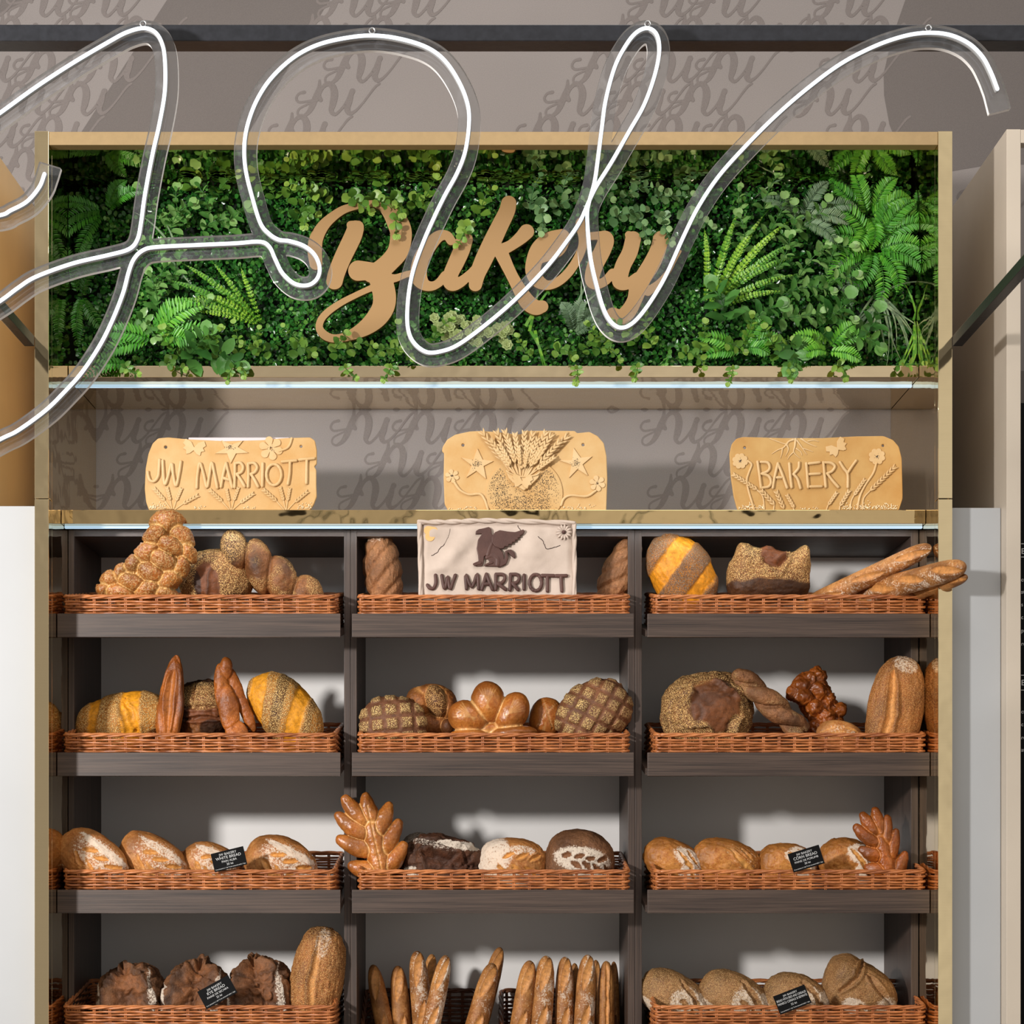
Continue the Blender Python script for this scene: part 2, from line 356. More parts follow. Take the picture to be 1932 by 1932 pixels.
def text(name, s, size, loc, mat, parent, rot=(PI/2, 0, 0), align='CENTER', thick=.0002, local=False):
    cu = bpy.data.curves.new(name, 'FONT'); cu.body = s; cu.size = size; cu.align_x = align; cu.extrude = thick
    o = bpy.data.objects.new(name, cu); COL.objects.link(o); me = bpy.data.meshes.new_from_object(o.evaluated_get(bpy.context.evaluated_depsgraph_get())); bpy.data.objects.remove(o)
    me.materials.clear(); me.transform(Matrix.Translation(loc) @ Matrix.Rotation(rot[1], 4, 'Y') @ Matrix.Rotation(rot[0], 4, 'X')); me.name = name
    return me
tm = bpy.data.meshes.new('t'); mb = MB()
for s_, y_, sz in (('E', 1045, .022), ('cu', 1097, .015), ('st', 1120, .015), ('s', 1144, .015), ('c', 1168, .015), ('p', 1193, .015), ('re', 1218, .015), ('E', 1293, .022), ('cu', 1346, .015), ('c', 1370, .015), ('re', 1395, .015), ('at', 1418, .015)):
    p = W(1926.5, y_, FY+.049); t_ = text('t', s_, sz, p, None, None, align='LEFT'); mb.add([v.co[:] for v in t_.vertices], [list(f.vertices) for f in t_.polygons])
for y_ in (1026, 1051, 1274, 1302):
    p = W(1926.5, y_, FY+.049); mb.box(p.x, p.x+.3, p.y-.0005, p.y, p.z-.001, p.z+.001)
mb.build('menu_lettering', M['chalk'], bd)
# ------------------------------------------------------------------ black metal sign gallery
HB = 1.407; zc = EZ+HB
gal = empty('sign_gallery', (0, -2.2, EZ+HB), 'black metal gallery frame carrying the glowing script sign', 'metal frame')
dF = 3.38
z1 = EZ+(VY-46)*dF/K; z0 = EZ+(VY-77)*dF/K
b = MB(); b.box(-1.30, 1.30, -CD+dF, -CD+dF+.046, z0, z1, 0, .0015); b.build('front_bar', M['black_metal'], gal)
for s in (-1, 1):
    b = MB(); x0, x1 = sorted((s*1.243, s*1.27)); b.box(x0, x1, -CD+dF+.047, FY-.001, z0, z1, 0, .0015); b.build('side_bar', M['black_metal'], gal)
# ------------------------------------------------------------------ neon script sign
YN = -2.295
pA = [(-70, 262), (0, 213), (68, 164), (137, 119), (205, 79), (239, 61), (270, 53), (292, 60), (305, 80), (311, 113), (311, 171), (301, 232), (287, 294), (273, 369), (266, 420), (259, 452), (243, 470), (205, 481), (137, 497), (68, 522), (34, 543), (0, 568), (-60, 605)]
pB = [(-70, 415), (0, 406), (20, 397), (51, 380), (74, 353), (84, 328)]
pC = [(-70, 868), (0, 829), (34, 812), (85, 775), (120, 741), (154, 703), (188, 652), (212, 604), (232, 553), (243, 512), (253, 488), (270, 472), (296, 466), (376, 462), (444, 459), (490, 456), (508, 465), (519, 488), (533, 515), (556, 535), (581, 538), (598, 526), (603, 505), (594, 481), (574, 464), (547, 455), (526, 452), (508, 441), (491, 420), (475, 369), (463, 318), (461, 273), (468, 232), (485, 188), (512, 147), (553, 109), (598, 85), (650, 72), (702, 67), (754, 73), (805, 89), (839, 114), (866, 154), (882, 195), (885, 232), (878, 284), (863, 325), (839, 369), (819, 410), (798, 458), (779, 512), (770, 563), (769, 614), (780, 645), (805, 664), (835, 662), (868, 648), (922, 608), (977, 560), (1031, 504), (1067, 458), (1094, 418), (1111, 380), (1126, 350), (1153, 307), (1188, 246), (1215, 198), (1235, 143), (1244, 96), (1239, 65), (1222, 53), (1201, 61), (1181, 85), (1160, 126), (1143, 188), (1135, 246), (1128, 301), (1122, 342), (1112, 379), (1108, 403), (1110, 444), (1115, 490), (1125, 535), (1138, 580), (1152, 606), (1170, 618), (1190, 612), (1212, 590), (1238, 552), (1260, 512), (1292, 441), (1320, 386), (1357, 331), (1409, 273), (1463, 219), (1518, 171), (1579, 125), (1631, 96), (1682, 75), (1733, 63), (1784, 64), (1825, 80), (1853, 106), (1870, 137), (1882, 168)]
neon = empty('neon_sign', (0, YN, 2.7), 'large glowing white script sign on clear acrylic hung in front', 'neon sign')
paths = [cr(p, 7) for p in (pA, pB, pC)]
EXT = {0: [], 1: [(84, 328), (90, 308)], 2: [(1882, 168), (1889, 196)]}
strk = []
for i, p in enumerate(paths):
    strk.append(np.hstack([p, np.full((len(p), 1), 21.5)]))
ends = []
for (ax_, ay_), (bx_, by_) in (((84, 328), (91, 305)), ((1882, 168), (1891, 204))):
    dx_, dy_ = bx_-ax_, by_-ay_; L_e = math.hypot(dx_, dy_); nx_, ny_ = -dy_/L_e*21.5, dx_/L_e*21.5
    ends.append([(ax_+nx_, ay_+ny_), (bx_+nx_, by_+ny_), (bx_-nx_, by_-ny_), (ax_-nx_, ay_-ny_)])
lp = loops_from(strk, ends, res=1.6, passes=1)
solid('acrylic_panel', lp, YN+.014, .010, M['acrylic'], 0, neon, Yd=YN, edge_mat=M['acrylic_edge'])
for p in paths:
    P3 = [W(x, y, YN) for x, y in p]; b = MB()
    b.tube(P3, .0031, 10, 0); bt = b.build('neon_tube', M['neon'], neon, True)
    b = MB(); b.tube([v+Vector((0, .0075, 0)) for v in P3], .0038, 8, 0, 1.5); b.build('tube_sleeve', M['neon_back'], bt, True)
for x, y in ((270, 45), (702, 58), (1222, 45), (1752, 53)):
    b = MB(); c = W(x, y, YN+.006); rr = .0048
    b.tube([c+Vector((rr*math.cos(a), 0, rr*math.sin(a))) for a in np.linspace(0, 2*PI, 14)], .0011, 6)
    b.tube([c+Vector((0, 0, rr)), c+Vector((0, .03, rr+.004)), c+Vector((0, .05, rr+.012))], .0011, 6); b.build('hook', M['steel'], neon, True)
# ------------------------------------------------------------------ Bakery letters
def zs(lst, s, ox, oy): return [[(ox+x/s, oy+y/s, r/s) for x, y, r in st] for st in lst]
z1s = [[(140, 735, 66), (128, 600, 74), (145, 480, 70), (210, 360, 60), (300, 270, 50), (420, 190, 43), (560, 150, 36), (700, 128, 34), (800, 150, 46), (890, 215, 78), (962, 310, 106), (1002, 430, 110), (975, 600, 106), (890, 715, 98), (770, 820, 100), (700, 850, 80)],
       [(570, 808, 104), (650, 812, 96), (740, 830, 100)], [(770, 840, 110), (812, 950, 116), (835, 1080, 117), (818, 1185, 113), (755, 1285, 104), (655, 1375, 84), (530, 1445, 60), (400, 1488, 44), (300, 1492, 43), (220, 1455, 44), (174, 1385, 38), (195, 1300, 37), (270, 1218, 36), (400, 1130, 33), (560, 1048, 31), (700, 985, 34), (800, 945, 50)],
       [(820, 880, 62), (930, 886, 42), (1010, 862, 35), (1070, 842, 33), (1150, 830, 34)],
       [(492, 345, 42), (560, 365, 66)], [(541, 384, 85), (508, 475, 90), (410, 680, 88), (350, 830, 86), (328, 915, 84)],
       [(1510, 505, 46), (1465, 452, 48), (1380, 462, 60), (1285, 560, 74), (1212, 680, 80), (1182, 800, 84), (1190, 890, 80), (1240, 950, 60), (1310, 965, 48), (1380, 935, 44), (1450, 860, 50)],
       [(1645, 492, 84), (1615, 600, 84), (1560, 725, 82), (1505, 850, 76), (1515, 935, 78), (1600, 925, 56), (1700, 845, 46), (1760, 790, 50)], [(1600, 440, 26), (1650, 480, 60)]]
z2s = [[(305, 120, 74), (285, 200, 78), (212, 350, 82), (140, 500, 86), (60, 670, 84), (5, 800, 74), (-15, 900, 64)], [(476, 392, 73), (420, 450, 64), (330, 520, 54), (230, 570, 60)],
       [(235, 600, 66), (325, 790, 56), (400, 930, 62), (480, 1060, 76), (560, 1118, 74), (625, 1110, 60)],
       [(812, 445, 80), (690, 475, 80), (598, 560, 84), (548, 680, 78), (540, 780, 73), (590, 868, 65), (680, 905, 46), (780, 870, 45), (880, 780, 45), (960, 660, 43), (1010, 540, 42), (1015, 440, 42), (998, 335, 54)], [(600, 640, 60), (760, 565, 76), (826, 470, 70)],
       [(1000, 310, 55), (1010, 360, 58), (1060, 430, 40), (1180, 430, 44), (1237, 465, 76), (1205, 570, 80), (1140, 700, 78), (1105, 820, 72), (1112, 880, 60), (1160, 895, 48), (1230, 865, 44), (1300, 790, 45)],
       [(1498, 462, 76), (1465, 590, 76), (1400, 720, 76), (1370, 845, 76), (1385, 885, 68), (1440, 895, 52), (1540, 840, 60)], [(1455, 420, 36), (1510, 460, 60)],
       [(1762, 458, 74), (1735, 570, 77), (1675, 700, 82), (1595, 830, 82), (1545, 940, 84), (1510, 1050, 72), (1455, 1150, 76), (1380, 1215, 76), (1305, 1190, 72)], [(1640, 965, 44), (1750, 880, 34), (1840, 765, 24), (1900, 660, 18), (1950, 580, 14)]]
B = zs(z1s, 5.367, 570, 360)+zs(z2s, 5.084, 900, 360)
lp = loops_from([cr(s, 6) for s in B], res=.8)
sg = solid('bakery_sign', lp, -.012, .016, M['gold_sign'], .0008, None, edge_mat=M['gold_edge'])
tag(recenter(sg), 'flat gold script letters reading Bakery on the plant wall', 'sign')
# ------------------------------------------------------------------ plant wall
def leafmat(name, a, b_, c_, rough=.34):
    t = NT(name); at = t.node('Attribute'); at.attribute_name = 'tint'; f = at.outputs['Fac']
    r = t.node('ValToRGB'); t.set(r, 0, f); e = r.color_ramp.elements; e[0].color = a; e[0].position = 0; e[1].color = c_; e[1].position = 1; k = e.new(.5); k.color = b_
    n = t.noise(t.co(), 140, 2); c = t.mix(t.ramp(n, .35, .7, (0, 0, 0, 1), (.25, .25, .25, 1)), r.outputs[0], (.75, .85, .3, 1), 'MULTIPLY')
    t.out(c, rough, 0, t.bump(n, .0008, .5)); tl = t.node('BsdfTranslucent'); t.l.new(c, tl.inputs[0]); ms = t.node('MixShader'); ms.inputs[0].default_value = .14
    t.l.new(t.b.outputs[0], ms.inputs[1]); t.l.new(tl.outputs[0], ms.inputs[2]); t.l.new(ms.outputs[0], t.n['Material Output'].inputs[0]); return t.m
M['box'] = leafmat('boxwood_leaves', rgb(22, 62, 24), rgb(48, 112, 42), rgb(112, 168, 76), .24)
M['euc'] = leafmat('round_leaves', rgb(52, 100, 40), rgb(96, 142, 50), rgb(162, 190, 84), .42)
M['eucblue'] = leafmat('blue_green_leaves', rgb(60, 104, 66), rgb(112, 152, 98), rgb(166, 194, 134), .45)
M['fern'] = leafmat('fern_leaves', rgb(38, 98, 24), rgb(70, 150, 40), rgb(128, 196, 60), .4)
M['spike'] = leafmat('spiky_grass', rgb(48, 108, 28), rgb(86, 150, 38), rgb(158, 198, 60), .36)
M['broad'] = leafmat('broad_leaves', rgb(44, 98, 42), rgb(92, 146, 70), rgb(150, 188, 116), .3)
M['sage'] = leafmat('sage_leaves', rgb(70, 100, 74), rgb(110, 138, 104), rgb(150, 170, 130), .5)
M['sedum'] = leafmat('pale_sedum', rgb(120, 138, 86), rgb(160, 176, 112), rgb(196, 206, 150), .5)
M['soil'] = plain('green_mat', rgb(10, 26, 12), .9)
T_SMALL = (np.array([[0, 0, 0], [.35, -.45, .1], [.35, .45, .1], [.75, -.38, .08], [.75, .38, .08], [1, 0, 0]]), [(0, 2, 4, 5), (0, 5, 3, 1)])
T_LEAF = (np.array([[0, 0, 0], [.25, -.4, .07], [.25, 0, 0], [.25, .4, .07], [.55, -.5, .1], [.55, 0, .02], [.55, .5, .1], [.82, -.34, .05], [.82, 0, .0], [.82, .34, .05], [1, 0, -.06]]),
          [(0, 2, 1), (0, 3, 2), (1, 2, 5, 4), (2, 3, 6, 5), (4, 5, 8, 7), (5, 6, 9, 8), (7, 8, 10), (8, 9, 10)])
T_BLADE = (np.array([[0, 0, 0], [.3, -.5, .06], [.3, .5, .06], [.65, -.4, 0], [.65, .4, 0], [1, 0, -.1]]), [(0, 2, 4, 5), (0, 5, 3, 1)])
class Leaves:
    def __init__(s): s.V = []; s.F = []; s.t = []; s.n = 0
    def add(s, P, D, N, L, Wd, T, tint):
        P, D, N = (np.atleast_2d(np.asarray(a, float)) for a in (P, D, N)); n = len(P)
        D = D/np.linalg.norm(D, axis=1, keepdims=True); N = N-D*(N*D).sum(1, keepdims=True); N = N/(np.linalg.norm(N, axis=1, keepdims=True)+1e-9); Bv = np.cross(D, N)
        L = np.broadcast_to(L, (n,)).reshape(n, 1, 1); Wd = np.broadcast_to(Wd, (n,)).reshape(n, 1, 1); tv = T[0]
        V = P[:, None]+D[:, None]*tv[None, :, 0:1]*L+Bv[:, None]*tv[None, :, 1:2]*Wd+N[:, None]*tv[None, :, 2:3]*L
        k = len(tv); s.V.append(V.reshape(-1, 3)); s.t.append(np.repeat(np.broadcast_to(tint, (n,)), k))
        for f in T[1]: s.F.append((np.array(f)[None]+np.arange(n)[:, None]*k+s.n))
        s.n += n*k
    def tube(s, pts, r, tint=.2):
        m = MB(); m.tube(pts, r, 5); s.V.append(np.array([tuple(v) for v in m.v])); s.t.append(np.full(len(m.v), tint))
        for f in m.f[:-2]: s.F.append(np.array([f])+s.n)
        s.n += len(m.v)
    def build(s, name, mat, parent=None):
        V = np.vstack(s.V); by = {}; V[:, 2] = np.minimum(V[:, 2], 3.546); V[:, 0] = np.clip(V[:, 0], -1.203, 1.203)
        for f in s.F: by.setdefault(f.shape[1], []).append(f)
        fl = np.concatenate([np.vstack(v).ravel() for v in by.values()]); cnt = np.concatenate([np.full(sum(len(x) for x in v), k) for k, v in by.items()])
        me = bpy.data.meshes.new(name); me.vertices.add(len(V)); me.vertices.foreach_set('co', V.astype('f').ravel())
        me.loops.add(len(fl)); me.loops.foreach_set('vertex_index', fl.astype('i')); me.polygons.add(len(cnt))
        me.polygons.foreach_set('loop_start', np.concatenate([[0], np.cumsum(cnt)[:-1]]).astype('i')); me.polygons.foreach_set('use_smooth', np.ones(len(cnt), bool)); me.update(calc_edges=True)
        a = me.attributes.new('tint', 'FLOAT', 'POINT'); a.data.foreach_set('value', np.concatenate(s.t).astype('f'))
        return link(name, me, mat, parent)
def hashn(ix, iy, iz, seed):
    h = (ix*374761393+iy*668265263+iz*2147483647+seed*144665) & 0xffffffff
    h = ((h ^ (h >> 13))*1274126177) & 0xffffffff; return ((h ^ (h >> 16)) & 0xffff)/65535.
def vn(P, sc, seed=0):
    Q = P*sc+100.; I = np.floor(Q).astype(np.int64); f = Q-I; f = f*f*(3-2*f); r = 0
    for dx in (0, 1):
        for dy in (0, 1):
            for dz in (0, 1):
                wgt = (f[:, 0] if dx else 1-f[:, 0])*(f[:, 1] if dy else 1-f[:, 1])*(f[:, 2] if dz else 1-f[:, 2])
                r = r+wgt*hashn(I[:, 0]+dx, I[:, 1]+dy, I[:, 2]+dz, seed)
    return r
def fbm(P, sc, seed=0, o=3):
    r = 0; a = 1; tot = 0
    for i in range(o): r = r+a*vn(P, sc*2**i, seed+i*17); tot += a; a *= .5
    return r/tot-.5
PB, PT = 3.0125, 3.5475
b = MB(); b.box(-XI+.002, XI-.002, .14, .16, PB, PT); bk = b.build('plant_wall_backing', M['soil']); tag(bk, 'dark green backing mat of the plant wall', 'panel')
lv = Leaves(); n = 30000
x = RNG.uniform(-XI+.01, XI-.01, n); z = RNG.uniform(PB+.003, PT-.004, n)
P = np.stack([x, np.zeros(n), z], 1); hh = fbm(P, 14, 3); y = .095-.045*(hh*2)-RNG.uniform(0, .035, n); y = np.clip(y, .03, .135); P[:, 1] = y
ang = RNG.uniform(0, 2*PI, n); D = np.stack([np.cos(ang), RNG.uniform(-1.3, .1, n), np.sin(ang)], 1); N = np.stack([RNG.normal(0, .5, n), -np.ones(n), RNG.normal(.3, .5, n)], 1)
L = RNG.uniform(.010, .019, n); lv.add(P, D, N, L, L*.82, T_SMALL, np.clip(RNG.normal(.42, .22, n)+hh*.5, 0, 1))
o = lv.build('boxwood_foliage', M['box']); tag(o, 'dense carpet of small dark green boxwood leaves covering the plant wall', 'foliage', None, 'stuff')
def rnd(a, b_): return random.uniform(a, b_)
def sprig(px, py, ang, ln, Y, size, mat, tint=.5, curve=.3, pairs=None, shape=.92):
    """leafy stem with opposite rounded leaves, from a point outwards"""
    l = Leaves(); s = (CD+Y)/K; p0 = W(px, py, Y+.05); a = R(ang); Lm = ln*s; pts = []
    sg_ = random.choice((-1, 1))
    for i in range(9):
        t = i/8; aa = a+sg_*curve*t; pts.append(p0+Vector((math.cos(aa)*Lm*t, -.065*math.sin(t*PI*.6), math.sin(aa)*Lm*t)))
    l.tube(pts, .0012, .1)
    k = pairs or max(5, int(ln/9)); C = cr([p[:] for p in pts], 6)
    for j in range(k):
        t = (j+.6)/k; q = C[int(t*(len(C)-1))]; tt = C[min(int(t*(len(C)-1))+1, len(C)-1)]-C[max(int(t*(len(C)-1))-1, 0)]; tt = tt/np.linalg.norm(tt)
        sz = size*s*(1-.45*t)*rnd(.85, 1.15); ph = j*1.57+rnd(-.3, .3)
        e1 = np.cross(tt, [0, -1, 0]); e1 /= np.linalg.norm(e1)+1e-9; e2 = np.cross(tt, e1)
        for sd in (-1, 1):
            dv = (e1*math.cos(ph)+e2*math.sin(ph))*sd+tt*.45; nn = tt*.9+np.array([0, -.7, .35])
            l.add([q], [dv], [nn], sz, sz*shape, T_LEAF, np.clip(tint+rnd(-.25, .25), 0, 1))
    for d_ in range(3):
        dv = C[-1]-C[-6]; l.add([C[-1]], [dv/np.linalg.norm(dv)+np.array([rnd(-.6, .6), -.3, rnd(-.6, .6)])], [[0, -1, .3]], size*s*.6, size*s*.5, T_LEAF, min(tint+.25, 1))
    return l.build('eucalyptus_sprig' if shape > .7 else 'leafy_sprig', mat)
def frond(l, p0, ang, ln, droop, wid, lw, n, tint, bow=.04, T=T_BLADE, bead=False):
    pts = []
    a = R(ang)
    for i in range(12):
        t = i/11; aa = a+droop*t*t; pts.append((p0 if not pts else pts[-1])+Vector((math.cos(aa)*ln/11, -bow*math.cos(t*PI*.9)/8, math.sin(aa)*ln/11)))
    l.tube(pts, [.0013*(1-.7*i/11) for i in range(12)], .25); C = cr([p[:] for p in pts], 6); m = len(C)-1
    ts = (np.arange(n)+.7)/n; ii = (ts*m).astype(int); Q = C[ii]; TT = C[np.minimum(ii+1, m)]-C[np.maximum(ii-1, 0)]; TT /= np.linalg.norm(TT, axis=1, keepdims=True)
    prof = np.sin(np.clip(ts*1.02+.12, 0, 1)*PI)**.7*wid*(1-.25*ts)
    SD = np.cross(TT, [0, -1, 0]); SD /= np.linalg.norm(SD, axis=1, keepdims=True)
    for sd in (-1, 1):
        D = SD*sd+TT*(.55 if not bead else .9)+np.array([0, -.25, 0]); N = np.tile([0, -1, .25], (n, 1))+SD*sd*.3+RNG.normal(0, .12, (n, 3))
        l.add(Q, D, N, prof*RNG.uniform(.9, 1.1, n), lw*(.72 if bead else 1), T, np.clip(tint+RNG.normal(0, .1, n), 0, 1))
def fern(px, py, dirs, mat, label, group, Y=.02, wid=17, lw=4.6, n=26, name='fern_plant', tint=.5, bead=False):
    l = Leaves(); s = (CD+Y)/K
    for (a, ln, dr) in dirs: frond(l, W(px+rnd(-4, 4), py+rnd(-4, 4), Y+.04), a, ln*s, dr, wid*s, lw*s, n, tint+rnd(-.15, .15), rnd(.3, .6)*.2, T_LEAF if bead else T_BLADE, bead)
    return tag(recenter(l.build(name, mat)), label, 'fern' if name == 'fern_plant' else 'artificial plant', group)
def spikes(px, py, dirs, mat, label, name='spiky_grass_plant'):
    """grass heads: stems edged with short plump leaflets"""
    l = Leaves(); Y = 0; s = (CD+Y)/K
    for (a, ln, dr, w_) in dirs: p_ = W(px+rnd(-5, 5), py+rnd(-5, 5), Y+.05); tt = .5+rnd(-.2, .3); frond(l, p_, a, ln*s, dr, w_*1.5*s, w_*1.05*s, int(ln/6.2), tt, .12, T_SMALL, True); frond(l, p_+Vector((0, -.004, 0)), a, ln*s*1.02, dr, w_*.9*s, w_*.9*s, int(ln/6.2), tt+.15, .12, T_SMALL, True)
    return tag(recenter(l.build(name, mat)), label, 'artificial plant')
def grass(px, py, dirs, mat, label, lw=7, Y=0, name='grass_tuft'):
    l = Leaves(); s = (CD+Y)/K
    for (a, ln, dr) in dirs:
        p = [W(px+rnd(-12, 12), py+rnd(-6, 6), Y+.04)]; aa = R(a)
        for i in range(10): aa += dr/10; p.append(p[-1]+Vector((math.cos(aa)*ln*s/10, -.006*math.cos(i/9*PI), math.sin(aa)*ln*s/10)))
        for i in range(10):
            d_ = p[i+1]-p[i]; w0 = lw*s*(1-i/10)**.6*.5; w1 = lw*s*max(1-(i+1)/10, .0)**.6*.5; sdv = d_.cross(Vector((0, -1, 0))).normalized(); k = l.n
            l.V.append(np.array([(p[i]-sdv*w0)[:], (p[i]+sdv*w0)[:], (p[i+1]+sdv*w1)[:], (p[i+1]-sdv*w1)[:]])); l.t.append(np.full(4, min(max(.5+rnd(-.3, .3), 0), 1))); l.F.append(np.array([[k, k+1, k+2, k+3]])); l.n += 4
    return tag(recenter(l.build(name, mat)), label, 'grass tuft')
# ferns
FN = 'fern_plant'
fern(1650, 470, [(a, rnd(90, 135), -rnd(.9, 1.5) if a < 90 else rnd(.9, 1.5)) for a in (60, 35, 10, -20, -50, -75, -100, -125, 130, 160, 200, 80)], M['fern'], 'lush bright green fern hanging at the right side of the plant wall', None, Y=-.01, wid=24, tint=.5)
fern(1640, 410, [(a, rnd(80, 120), -rnd(.5, 1.1)) for a in (70, 30, 0, -35, -80, -110, 150, 120)], M['fern'], 'bright green fern above the hanging fern on the right', None, Y=0, wid=22, tint=.55)
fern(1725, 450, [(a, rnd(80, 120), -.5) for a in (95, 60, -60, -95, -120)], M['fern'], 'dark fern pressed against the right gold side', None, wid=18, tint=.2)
fern(1510, 415, [(20, 110, -.7), (-5, 100, -.5), (-35, 90, -.3), (150, 90, .6), (60, 90, -.6)], M['sage'], 'grey green fern fronds in the upper right plant wall', None, Y=-.02, wid=20, lw=3.6, n=30)
fern(1560, 500, [(-30, 90, -.5), (-60, 100, -.2), (-10, 80, -.6)], M['sage'], 'grey green fern fronds right of the spiky grass', None, wid=18, lw=3.4, n=30)
fern(200, 400, [(200, 110, .8), (170, 100, .6), (215, 120, .4), (240, 120, .3), (30, 90, -.6), (60, 70, -.5)], M['fern'], 'green fern at the upper left behind the glowing tube', None, wid=18, tint=.35)
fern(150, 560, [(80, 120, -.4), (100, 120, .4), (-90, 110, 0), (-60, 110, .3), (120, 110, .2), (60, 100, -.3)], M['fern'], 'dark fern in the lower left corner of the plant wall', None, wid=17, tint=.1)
fern(290, 640, [(35, 120, -.5), (10, 130, -.3), (170, 100, .4), (200, 110, .2), (-10, 90, 0), (50, 110, -.7)], M['fern'], 'bright fern spreading along the bottom left of the plant wall', None, Y=-.02, wid=26, lw=6.5, n=18, tint=.6)
fern(250, 690, [(170, 90, .5), (190, 70, .5), (200, 100, .2)], M['fern'], 'small fern hanging over the gold rail at the left', None, Y=-.03, wid=16, lw=5, n=14, tint=.45)
fern(1080, 630, [(80, 60, -.4), (50, 70, -.4), (110, 60, .3), (20, 60, -.2)], M['sage'], 'short grey green fern under the letter k', None, Y=-.01, wid=18, lw=4)
fern(1400, 660, [(160, 90, .4), (185, 80, .4), (20, 80, -.6), (-10, 60, -.5), (60, 70, -.5)], M['fern'], 'bright fern at the bottom below the spiky grass', None, Y=-.03, wid=20, lw=5.5, n=16, tint=.65)
fern(1560, 660, [(20, 90, -.4), (50, 70, -.6), (160, 80, .5), (-20, 70, -.1), (190, 60, .4)], M['fern'], 'bright yellow green fern at the bottom right of the plant wall', None, Y=-.03, wid=20, lw=5.5, n=16, tint=.8)
fern(1200, 300, [(-20, 60, -.2), (200, 60, .2)], M['fern'], 'small fern high behind the tall loop of the glowing tube', None, wid=14, tint=.4)
fern(1545, 300, [(200, 80, .3), (-20, 90, -.2), (-60, 60, 0), (230, 60, 0)], M['fern'], 'olive fern under the top rail at the right', None, Y=.01, wid=16, tint=.55)
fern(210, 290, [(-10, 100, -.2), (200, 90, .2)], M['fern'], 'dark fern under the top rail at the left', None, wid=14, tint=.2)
# spiky grass
spikes(495, 620, [(150, 195, .25, 7), (140, 185, .15, 7), (160, 170, .3, 6), (125, 150, .1, 6), (110, 120, 0, 6), (135, 120, .6, 6), (165, 150, .1, 6), (172, 130, -.1, 6), (146, 150, .9, 7)], M['spike'], 'yellow green spiky grass plant left of the Bakery letters')
spikes(1330, 590, [(75, 190, -.15, 8), (62, 215, -.2, 8), (52, 230, -.3, 8), (42, 215, -.3, 8), (34, 200, -.35, 8), (25, 190, -.25, 7), (15, 150, -.1, 7), (90, 150, .1, 7), (45, 160, -.6, 7), (58, 150, .2, 7)], M['spike'], 'yellow green spiky grass plant right of the Bakery letters')
grass(1660, 560, [(-90+rnd(-45, 45), rnd(70, 150), rnd(-.7, .7)) for _ in range(26)]+[(30, 110, -.6)], M['sage'], 'drooping grey green grass tuft in the lower right corner', 4.5)
grass(1735, 610, [(-90+rnd(-30, 30), rnd(60, 130), rnd(-.5, .5)) for _ in range(12)]+[(70, 90, .4), (110, 80, 0)], M['spike'], 'olive grass tuft beside the right gold side', 5)
grass(1000, 620, [(60, 130, -.2), (75, 110, .1), (-60, 90, -.3), (-80, 80, .1)], M['spike'], 'few long grass blades under the letter k', 6, -.02)
grass(1090, 600, [(70, 110, -.3), (85, 90, .1), (55, 90, -.5)], M['sage'], 'thin grass blades below the letter r', 5)
grass(1500, 330, [(60, 90, -.1), (150, 60, .4), (200, 100, .3), (30, 70, -.4)], M['sage'], 'grey grass blades under the top rail at the right', 5)
grass(640, 300, [(-10, 90, -.3), (180, 100, .3), (20, 80, -.5)], M['spike'], 'thin grass blades under the top rail left of centre', 4)
grass(330, 480, [(120, 110, .5), (-60, 90, .3), (100, 80, .4)], M['sage'], 'curved grass blades right of the first glowing stroke', 5)
# sprigs: top band, around letters, bottom band
def place_sprigs(lst, mat, label, group, size=15, Y=0, shape=.92, tint=.5):
    for (x_, y_, a_, l_) in lst:
        o = recenter(sprig(x_, y_, a_, l_, Y, size*1.32*rnd(.85, 1.15), mat, tint, .35, None, shape)); tag(o, label, 'foliage sprig', group)
top = [(580+i*38+rnd(-12, 12), 335+rnd(-15, 20), rnd(40, 140), rnd(40, 65)) for i in range(14)]+[(300+i*70+rnd(-20, 20), 345+rnd(-30, 30), rnd(30, 150), rnd(45, 70)) for i in range(4)]
place_sprigs(top, M['euc'], 'yellow green round-leaved sprig in the row under the top rail', 'round-leaved sprigs under the top rail', 17, 0, .95, .55)
mid = [(625, 370, 200, 60), (660, 365, -70, 60), (700, 370, -60, 55), (735, 372, -40, 50), (760, 395, -120, 60), (770, 380, -15, 60), (790, 390, 30, 50), (600, 370, 150, 50), (880, 420, -85, 55), (905, 410, 80, 45), (600, 400, 220, 45)]
place_sprigs(mid, M['euc'], 'green round-leaved sprig hanging over the letter B', 'round-leaved sprigs around the letter B', 16, -.02, .9, .55)
kk = [(1010, 380, -60, 70), (1040, 400, 30, 60), (1060, 370, 80, 55), (1000, 400, 90, 60), (1170, 380, 30, 70), (1180, 400, -40, 75), (1230, 370, -30, 70), (1250, 400, -100, 70), (1280, 360, 60, 60), (1290, 400, -60, 60), (1210, 350, 110, 55), (1140, 360, 60, 50), (1100, 380, 10, 50), (1150, 410, -20, 60)]
place_sprigs(kk, M['eucblue'], 'blue green round-leaved sprig above the letters k e r y', 'blue green sprigs above the letters', 16, -.01, .95, .5)
bl = [(300+i*36+rnd(-10, 10), 680+rnd(-25, 0), rnd(-60, 200), rnd(38, 60)) for i in range(15)]
place_sprigs(bl, M['euc'], 'round-leaved sprig along the bottom edge left of centre', 'round-leaved sprigs along the bottom left', 15, -.03, .9, .45)
br = [(1010+i*38+rnd(-10, 10), 672+rnd(-22, 5), rnd(-60, 200), rnd(38, 60)) for i in range(14)]
place_sprigs(br, M['euc'], 'round-leaved sprig along the bottom edge right of centre', 'round-leaved sprigs along the bottom right', 15, -.03, .88, .5)
